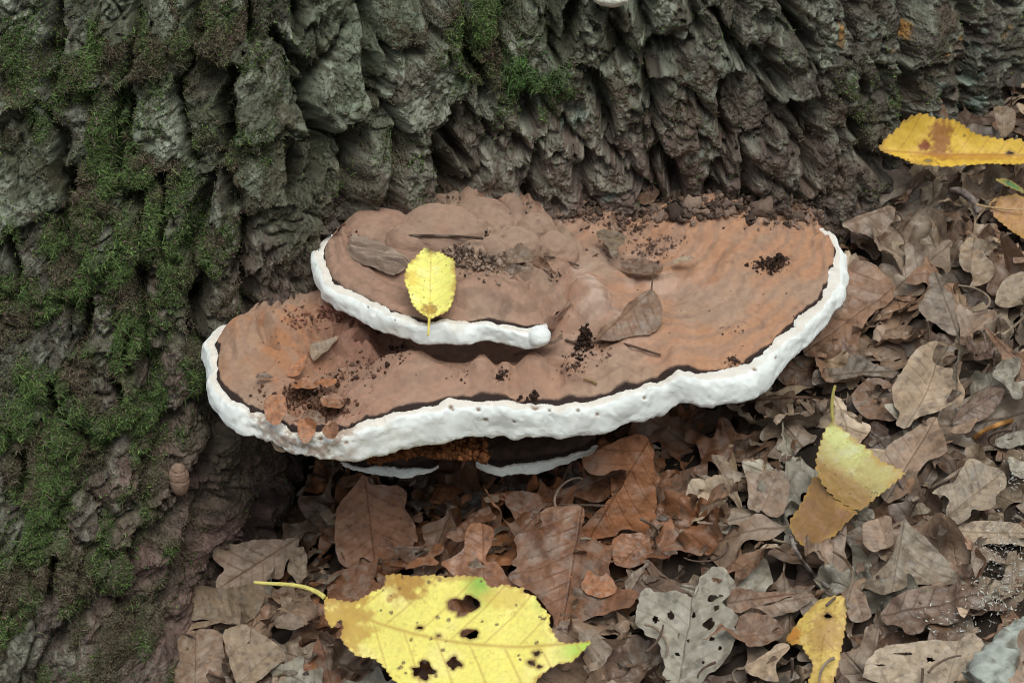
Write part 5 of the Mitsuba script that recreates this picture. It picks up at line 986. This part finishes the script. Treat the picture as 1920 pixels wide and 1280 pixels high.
clump('frass_heap', 'brown frass and wood dust on the broken left front of the big fungus', 'frass', [(570, 742, 46, 300, .8, 5), (545, 755, 30, 160, .9, 6), (610, 775, 30, 180, 1.0, 8), (640, 765, 26, 90, .9, 5), (500, 745, 40, 60, .7, 2), (630, 720, 40, 60, .8, 2)], (.105, .050, .030), CAPP, seed=4)
clump('debris_strip', 'strip of crumbled bark debris on the upper bracket fungus', 'debris', [(870, 490, 40, 300, 1.1, 8), (920, 500, 40, 280, 1.1, 7), (960, 490, 36, 160, 1.0, 6), (850, 478, 26, 120, .9, 5)], (.21, .145, .11), CAPP1, seed=5)
clump('debris_strip', 'dark debris gathered along the back of the big fungus against the trunk', 'debris', [(1090, 398, 44, 260, 1.3, 5), (1170, 425, 50, 240, 1.1, 4), (1190, 392, 44, 200, 1.3, 5), (1220, 470, 34, 190, .9, 4), (1255, 455, 30, 80, .8, 2), (1140, 470, 30, 90, .8, 2), (1290, 400, 60, 50, .7, 1)], (.17, .105, .08), CAPP, seed=6)
clump('loose_crumbs', 'tiny dark specks scattered over the caps of the fungi', 'debris', [(1250, 600, 330, 90, .45, 0), (1380, 560, 200, 60, .5, 0), (560, 660, 110, 60, .5, 0), (900, 710, 260, 60, .4, 0), (1374, 622, 26, 40, .5, 0)], (.06, .038, .028), CAPP, seed=7, stuff=True)
clump('crease_dirt', 'dark dirt caught in the creases between the knobs of the upper bracket fungus', 'debris', [(745, 395, 14, 50, .9, 2), (756, 425, 14, 50, .8, 2), (790, 440, 20, 40, .7, 1), (878, 392, 14, 40, .8, 2), (905, 440, 16, 60, .9, 2), (948, 440, 14, 50, .8, 2), (930, 480, 20, 50, .8, 2), (1040, 520, 20, 40, .8, 1), (700, 470, 30, 40, .6, 1), (660, 440, 20, 30, .6, 1)], (.075, .048, .036), CAPP1, seed=17, stuff=True)
clump('ridge_dirt', 'dark dirt in the hollows behind the front ridges of the big fungus', 'debris', [(945, 700, 12, 60, .8, 2), (935, 712, 8, 30, .7, 2), (1075, 690, 26, 90, .9, 2), (860, 700, 26, 40, .6, 1), (1115, 660, 40, 60, .7, 1), (1375, 680, 16, 50, .9, 2), (750, 660, 30, 70, .9, 2), (700, 690, 50, 90, .9, 2), (650, 710, 40, 80, .9, 2)], (.08, .045, .033), CAPP, seed=18, stuff=True)
clump('rust_crumbs', 'rust red fuzzy crumb mass under the big fungus between the two thin brackets', 'spore mass', [(0, 0, 0, 0, 0, 0)][:0] + [], (.2, .08, .03), CAPP, seed=8) if False else None
clump('bark_crumbs', 'heap of crumbled bark chunks along the back edge of the big fungus', 'bark crumbs', [(px_, 394 + 8 * math.sin(px_ * .7) - 6 * (1150 < px_ < 1350) + 12 * (px_ > 1480), 50, 64, 2.2, 6) for px_ in range(985, 1540, 42)] + [(1100, 398, 40, 9, 4.6, 4), (1290, 388, 50, 8, 5.0, 4), (1400, 394, 50, 8, 5.0, 4), (1480, 402, 40, 7, 4.6, 4)], (.13, .088, .068), CAPP, seed=12)
clump('bark_crumbs', 'crumbled bark and dust along the back edge of the upper bracket fungus', 'bark crumbs', [(px_, 392 - 10 * (780 < px_ < 900), 40, 46, 1.0, 3) for px_ in range(690, 980, 40)], (.12, .085, .066), CAPP1, seed=13)
clump('bark_crumbs', 'bark dust in the corner between the left lobe and the trunk', 'bark crumbs', [(560, 600, 40, 90, 1.2, 2), (620, 588, 40, 110, 1.4, 3), (690, 570, 40, 90, 1.2, 3)], (.20, .09, .062), CAPP, seed=14)
def hanging_mass():
    r = np.random.default_rng(8); pts, sz = [], []
    for _ in range(900):
        px, py = r.uniform(690, 912), 0
        lo = 868 - 14 * math.sin((px - 690) / 222 * math.pi) if px < 780 else 852 + 12 * (px - 780) / 130
        py = r.uniform(822, max(lo, 830)); q = at(px, py, .135 + r.uniform(-.004, .004)); pts.append(q); sz.append(r.uniform(.8, 2.0) * 1e-3)
    v, f = crumb_mesh(pts, sz, r); t = thing('rust_crumbs', 'rust red crumbly spore mass hanging under the front of the big fungus', 'spore mass')
    c = np.array([.22, .085, .035]) * (.6 + .8 * np.repeat(r.random(len(pts)), 42))[:, None]
    scene[t] = {'type': 'ply', 'filename': meshkit.write_ply((v, f), True, None, c, vnormals(v, f)), 'face_normals': False, 'bsdf': {'type': 'ref', 'id': 'crumb_material'}}
hanging_mass()
def bark_fragment():
    px = [(20, 130), (40, 80), (70, 50), (100, 62), (160, 70), (230, 95), (300, 130), (390, 180), (370, 220), (310, 270), (280, 262), (230, 250), (190, 222), (130, 210), (60, 170)]
    c = np.mean(spots_px(R5, px), 0); o = on_cap(CAPP1, *c) + [0, 0, .004]; e1, e2, n = frame_of(np.array([-.1, -.25, .95]))
    ring = np.array([[(at_plane(a, b, o, n) - o) @ e1, (at_plane(a, b, o, n) - o) @ e2] for a, b in spots_px(R5, px)])
    p, f = fill_outline(ragged(smooth_ring(ring, 1), .001, np.random.default_rng(3)), .0008)
    d = ring[7] - ring[0]; e = d / np.linalg.norm(d); a, w = p @ e, p @ np.array([-e[1], e[0]])
    inside = sstep(0, .003, np.array(shapely.distance(shapely.boundary(Polygon(ring)), shapely.points(p))))
    h = .0035 * inside + (1 - np.abs(2 * F(w * 520, a * 46, 1., 3, 111) - 1) - .5) * .006 * inside + (np.floor(F(w * 160, a * 30, 4., 2, 112) * 5) / 5 - .5) * .004 * inside
    top = o + p[:, :1] * e1 + p[:, 1:] * e2 + h[:, None] * n; bot = o + p[:, :1] * e1 + p[:, 1:] * e2 - (.003 * inside)[:, None] * n
    v = np.vstack([top, bot]); ff = np.vstack([f, f[:, ::-1] + len(p)])
    c = lerp([.06, .035, .025], [.50, .37, .29], np.r_[F(w * 500, a * 60, 7., 3, 113), F(w * 500, a * 60, 7., 3, 113)])
    t = thing('bark_fragment', 'fibrous grey brown bark fragment on the left of the upper bracket fungus', 'bark piece')
    scene[t] = {'type': 'ply', 'filename': meshkit.write_ply((v, ff), True, None, c, vnormals(v, ff)), 'face_normals': False, 'bsdf': {'type': 'ref', 'id': 'crumb_material'}}
bark_fragment()
def stick(name, label, pts, rad, col, cat='twig', wob=.3, seed=0, sides=8, step=.002):
    v, f = tube(pts, rad, sides, wob, seed, step); t = thing(name, label, cat)
    c = np.array(col) * (.35 + 1.3 * F(v[:, 0] * 260, v[:, 1] * 260, v[:, 2] * 260, 4, 114))[:, None]
    c = lerp(c, np.array(col) * [.45, .40, .36], sstep(.52, .62, F(v[:, 0] * 90, v[:, 1] * 90, v[:, 2] * 90, 4, 117)))
    scene[t] = {'type': 'ply', 'filename': meshkit.write_ply((v, f), True, None, c, vnormals(v, f)), 'face_normals': False, 'bsdf': {'type': 'ref', 'id': 'crumb_material'}}
def gstick(name, label, px, rad, col, up=.003, **k): stick(name, label, [pile_at(a, b, up) for a, b in px], rad, col, **k)
stick('twig', 'thin straight twig behind the yellow leaf on the upper bracket', [on_cap(CAPP1, a, b, .0065) for a, b in [(746, 461), (800, 459), (875, 461), (905, 466)]], .0008, (.14, .10, .08))
stick('twig', 'thin twig running right from the debris on the upper bracket to the big cap', [on_cap(CAPP1, 1020, 488, .003), on_cap(CAPP, 1050, 497, .004), on_cap(CAPP, 1085, 507, .003)], .0007, (.12, .08, .06))
stick('twig', 'thin curved twig right of the dark frass column on the big fungus', [on_cap(CAPP, a, b, .002) for a, b in [(1060, 645), (1085, 648), (1130, 645), (1180, 652), (1240, 670)]], .0007, (.12, .075, .055))
stick('straw', 'tiny straw coloured splinter near the front of the big fungus', [on_cap(CAPP, a, b, .002) for a, b in [(1094, 716), (1108, 720), (1119, 724)]], .0006, (.55, .38, .18), cat='splinter')
stick('twig', 'grey curved twig in the litter below the orange yellow leaf', [on_ground(a, b, .024) for a, b in [(1780, 357), (1800, 360), (1820, 372), (1832, 400)]], [.0016, .0026, .0024, .0013], (.20, .16, .14), wob=.35, sides=14, step=.001)
gstick('twig', 'thin twig leaning at the trunk foot left of the orange yellow leaf', [(1605, 285), (1622, 320), (1634, 372)], .0009, (.18, .12, .10), up=.02)
gstick('twig', 'thin wiry stem crossing the litter behind the back right end of the fungus', [(1540, 320), (1600, 375), (1640, 385), (1680, 430)], .0006, (.14, .09, .07), up=.012)
gstick('leaf_stalk', 'grey loose leaf stalk below the folded yellow green leaf', [(1483, 1005), (1500, 1045), (1530, 1080), (1553, 1100)], .0011, (.22, .18, .16), up=.006)
gstick('leaf_stalk', 'thin loose leaf stalk running down beside the small yellow leaf', [(1562, 1033), (1590, 1055), (1596, 1095), (1590, 1140)], .0008, (.22, .16, .12), up=.008)
gstick('leaf_stalk', 'orange bent leaf stalk at the right edge of the litter', [(1828, 822), (1850, 805), (1885, 792), (1925, 790)], .0013, (.48, .24, .08), up=.006)
gstick('leaf_stalk', 'dark thin stalk in the shade under the front right rim', [(1380, 758), (1480, 745), (1570, 748), (1650, 752)], .0010, (.12, .07, .05), up=.004)
gstick('leaf_stalk', 'brown leaf stalk beside the grey lobed oak leaf at right', [(1712, 938), (1745, 918), (1780, 895), (1805, 878)], .0012, (.28, .21, .16), up=.006)
STALKS = []
def loose_stalks():
    r = np.random.default_rng(61); k = 0
    while k < 26:
        px, py = r.uniform(250, 1910), r.uniform(430, 1270)
        if 330 < px < 1130 and py > 1060: continue
        if py < (1150 if px < 600 else (1060 if px < 1000 else (860 if px < 1450 else (700 if px < 1650 else 430)))): continue
        th, L, bow = r.uniform(0, 6.28), r.uniform(30, 90), r.normal() * 18; k += 1
        q = [(px + math.cos(th) * L * t - math.sin(th) * bow * t * (1 - t) * 4, py + .75 * (math.sin(th) * L * t + math.cos(th) * bow * t * (1 - t) * 4)) for t in (0, .35, .7, 1)]
        ea, eb = pile_at(*q[0], .002), pile_at(*q[3], .002); u_ = np.array([0, .35, .7, 1.])[:, None]; lat = np.cross(eb - ea, [0, 0, 1]); lat /= max(np.linalg.norm(lat), 1e-6)
        p = ea * (1 - u_) + eb * u_ + lat * (bow * .0003 * 4 * u_ * (1 - u_)) + [0, 0, .003]
        i_, j_ = hm_index(p); p[1:3, 2] = np.maximum(p[1:3, 2], HM[i_, j_][1:3] * .6 + p[1:3, 2] * .4)
        col = [(.16, .11, .085), (.10, .065, .05), (.26, .19, .14)][k % 3]
        v, f = tube(p, np.linspace(.0009, .0005, 4), 6, .3, k, .002); t = thing('leaf_stalk', 'x', 'stalk'); STALKS.append((t, px, py, k % 3))
        c = np.array(col) * (.5 + F(v[:, 0] * 260, v[:, 1] * 260, v[:, 2] * 260, 3, 118))[:, None]
        scene[t] = {'type': 'ply', 'filename': meshkit.write_ply((v, f), True, None, c, vnormals(v, f)), 'face_normals': False, 'bsdf': {'type': 'ref', 'id': 'crumb_material'}}
loose_stalks()
gstick('branch', 'weathered grey piece of branch in the bottom right corner', [(1835, 1285), (1880, 1235), (1930, 1195), (1990, 1150)], .0105, (.36, .37, .33), cat='branch', wob=.33, sides=44, up=.000, step=.0011)
def mould():
    r = np.random.default_rng(41); n = 1240 * 6 // 10
    px = np.r_[r.normal(1890, 28, 330), r.normal(1868, 26, 240), r.normal(1775, 44, 94), r.normal(1900, 20, 80)]; py = np.r_[r.normal(1040, 34, 330), r.normal(1125, 24, 240), r.normal(1160, 18, 94), r.normal(890, 14, 80)]
    root = np.array([pile_at(a, b, .001) for a, b in zip(px, py)]); d = r.normal(size=(n, 3)) * [1, 1, .4] + [0, 0, .2]; d /= np.linalg.norm(d, axis=1, keepdims=True)
    v, f, c = strands(root, d, r.uniform(.001, .0032, n), r.uniform(.0003, .0007, n), np.tile([.62, .60, .54], (n, 1)) * r.uniform(.6, 1.1, (n, 1)), r.uniform(-.1, .2, n), 42)
    put('mould_flecks', v, f, 'moss_material', color=c, smooth=False)
    labels['mould_flecks'] = {'label': 'short white mould threads on the dark litter at lower right', 'category': 'mould', 'kind': 'stuff'}
mould()
def lump(name, label, cat, c, rad, col, groove=0., seed=0, axis=(0, 0, 1)):
    ico = trimesh.creation.icosphere(4); v = ico.vertices.copy(); s = 1 + .16 * (F(v[:, 0] * 2 + seed, v[:, 1] * 2, v[:, 2] * 2, 3, 115) - .5)
    if groove: s = s - groove * np.exp(-((v[:, 2] - .05) / .07) ** 2) - groove * .9 * np.exp(-((v[:, 2] - .62) / .06) ** 2)
    v = v * s[:, None] * rad + c; t = thing(name, label, cat)
    cc = np.array(col) * (.75 + .5 * F(v[:, 0] * 320, v[:, 1] * 320, v[:, 2] * 320, 3, 116))[:, None]
    scene[t] = {'type': 'ply', 'filename': meshkit.write_ply((v, ico.faces), True, None, cc, vnormals(v, np.array(ico.faces))), 'face_normals': False, 'bsdf': {'type': 'ref', 'id': 'cap_material'}}
lump('acorn', 'small tan ringed oval lump lying on the bark at lower left', 'nut', on_wall(336, 898, .008), np.array([.0062, .0055, .0115]), (.29, .185, .135), .09, 2)
lump('fungus_bud', 'cream white fungus bud on the bark at the top edge', 'fungus', on_wall(1147, -6, .006), np.array([.0115, .008, .0062]), (.62, .60, .50), 0, 5)
lump('seed', 'shiny red brown seed in the litter under the orange yellow leaf', 'seed', pile_at(1850, 350, .003), np.array([.0042, .004, .0038]), (.16, .06, .04), 0, 6)
lump('seed', 'red brown seed left of the shiny one under the orange yellow leaf', 'seed', pile_at(1818, 354, .003), np.array([.0036, .0036, .0034]), (.17, .065, .045), 0, 8)
for k, (px, py) in enumerate([(912, 812), (990, 814), (1030, 813)]):
    lump('droplet', ['leftmost', 'middle', 'rightmost'][k] + ' of three tiny orange droplets under the front rim', 'droplet', at(px, py, .158), np.array([.0012, .0012, .0018]), (.60, .30, .04), 0, k)

# ------------------------------------------------------------------ names of the loose leaves: look first, then the nearest landmark
MARKS = [('the big yellow leaf', 860, 1180), ('the lacy grey leaf', 1290, 1190), ('the small yellow leaf', 1545, 1190), ('the folded yellow green leaf', 1590, 900), ('the oak leaf with the round bite', 1750, 715), ('the tan tented leaf', 1690, 1060),
         ('the big pale torn leaf', 1720, 1230), ('the grey branch', 1880, 1235), ('the orange yellow leaf', 1780, 285), ('the pale orange leaf', 1890, 410), ('the right end of the white rim', 1590, 500), ('the dark crinkled leaf', 1650, 1150), ('the oak leaf leaning on the trunk', 470, 1060),
         ('the long curled tan leaf', 290, 1230), ('the lobed dusty oak leaf', 700, 980), ('the tall curled leaf', 1190, 930), ('the broad dark dusty leaf', 1050, 1050), ('the white mould', 1880, 1050), ('the grey round lobed leaf', 1770, 560), ('the grey rolled leaf', 1885, 715), ('the front right rim', 1450, 720), ('the twisted olive leaf', 1370, 900)]
def name_loose():
    tone = ['mid brown', 'tan', 'dark brown', 'rust red', 'pale', 'blackish brown', 'cream', 'grey brown', 'orange brown', 'grey']
    got = {}
    for key, nm, px, py, L, kind, lobed in LOOSE:
        m = min(MARKS, key=lambda q: math.hypot(q[1] - px, q[2] - py)); dx, dy = px - m[1], py - m[2]
        side = 'touching' if math.hypot(dx, dy) < 30 else (('right of' if dx > 0 else 'left of') if abs(dx) > abs(dy) else ('below' if dy > 0 else 'above'))
        size = 'large' if L > .065 else ('small' if L < .042 else 'middling')
        lab = f"{size} {tone[kind]} {'lobed' if lobed else 'oval'} leaf lying {side} {m[0]}"
        got.setdefault(lab, []).append(key)
    for key, px, py, k in STALKS:
        m = min(MARKS, key=lambda q: math.hypot(q[1] - px, q[2] - py)); dx, dy = px - m[1], py - m[2]
        side = ('right of' if dx > 0 else 'left of') if abs(dx) > abs(dy) else ('below' if dy > 0 else 'above')
        labels[key] = {'label': f"thin bare {['dark brown', 'blackish', 'light brown'][k]} stalk lying {side} {m[0]}", 'category': 'stalk', 'group': 'thin loose stalks on the litter'}
    for lab, keys in got.items():
        for k in keys:
            labels[k] = {'label': lab, 'category': 'leaf', 'group': 'loose leaves of the litter'}
name_loose()
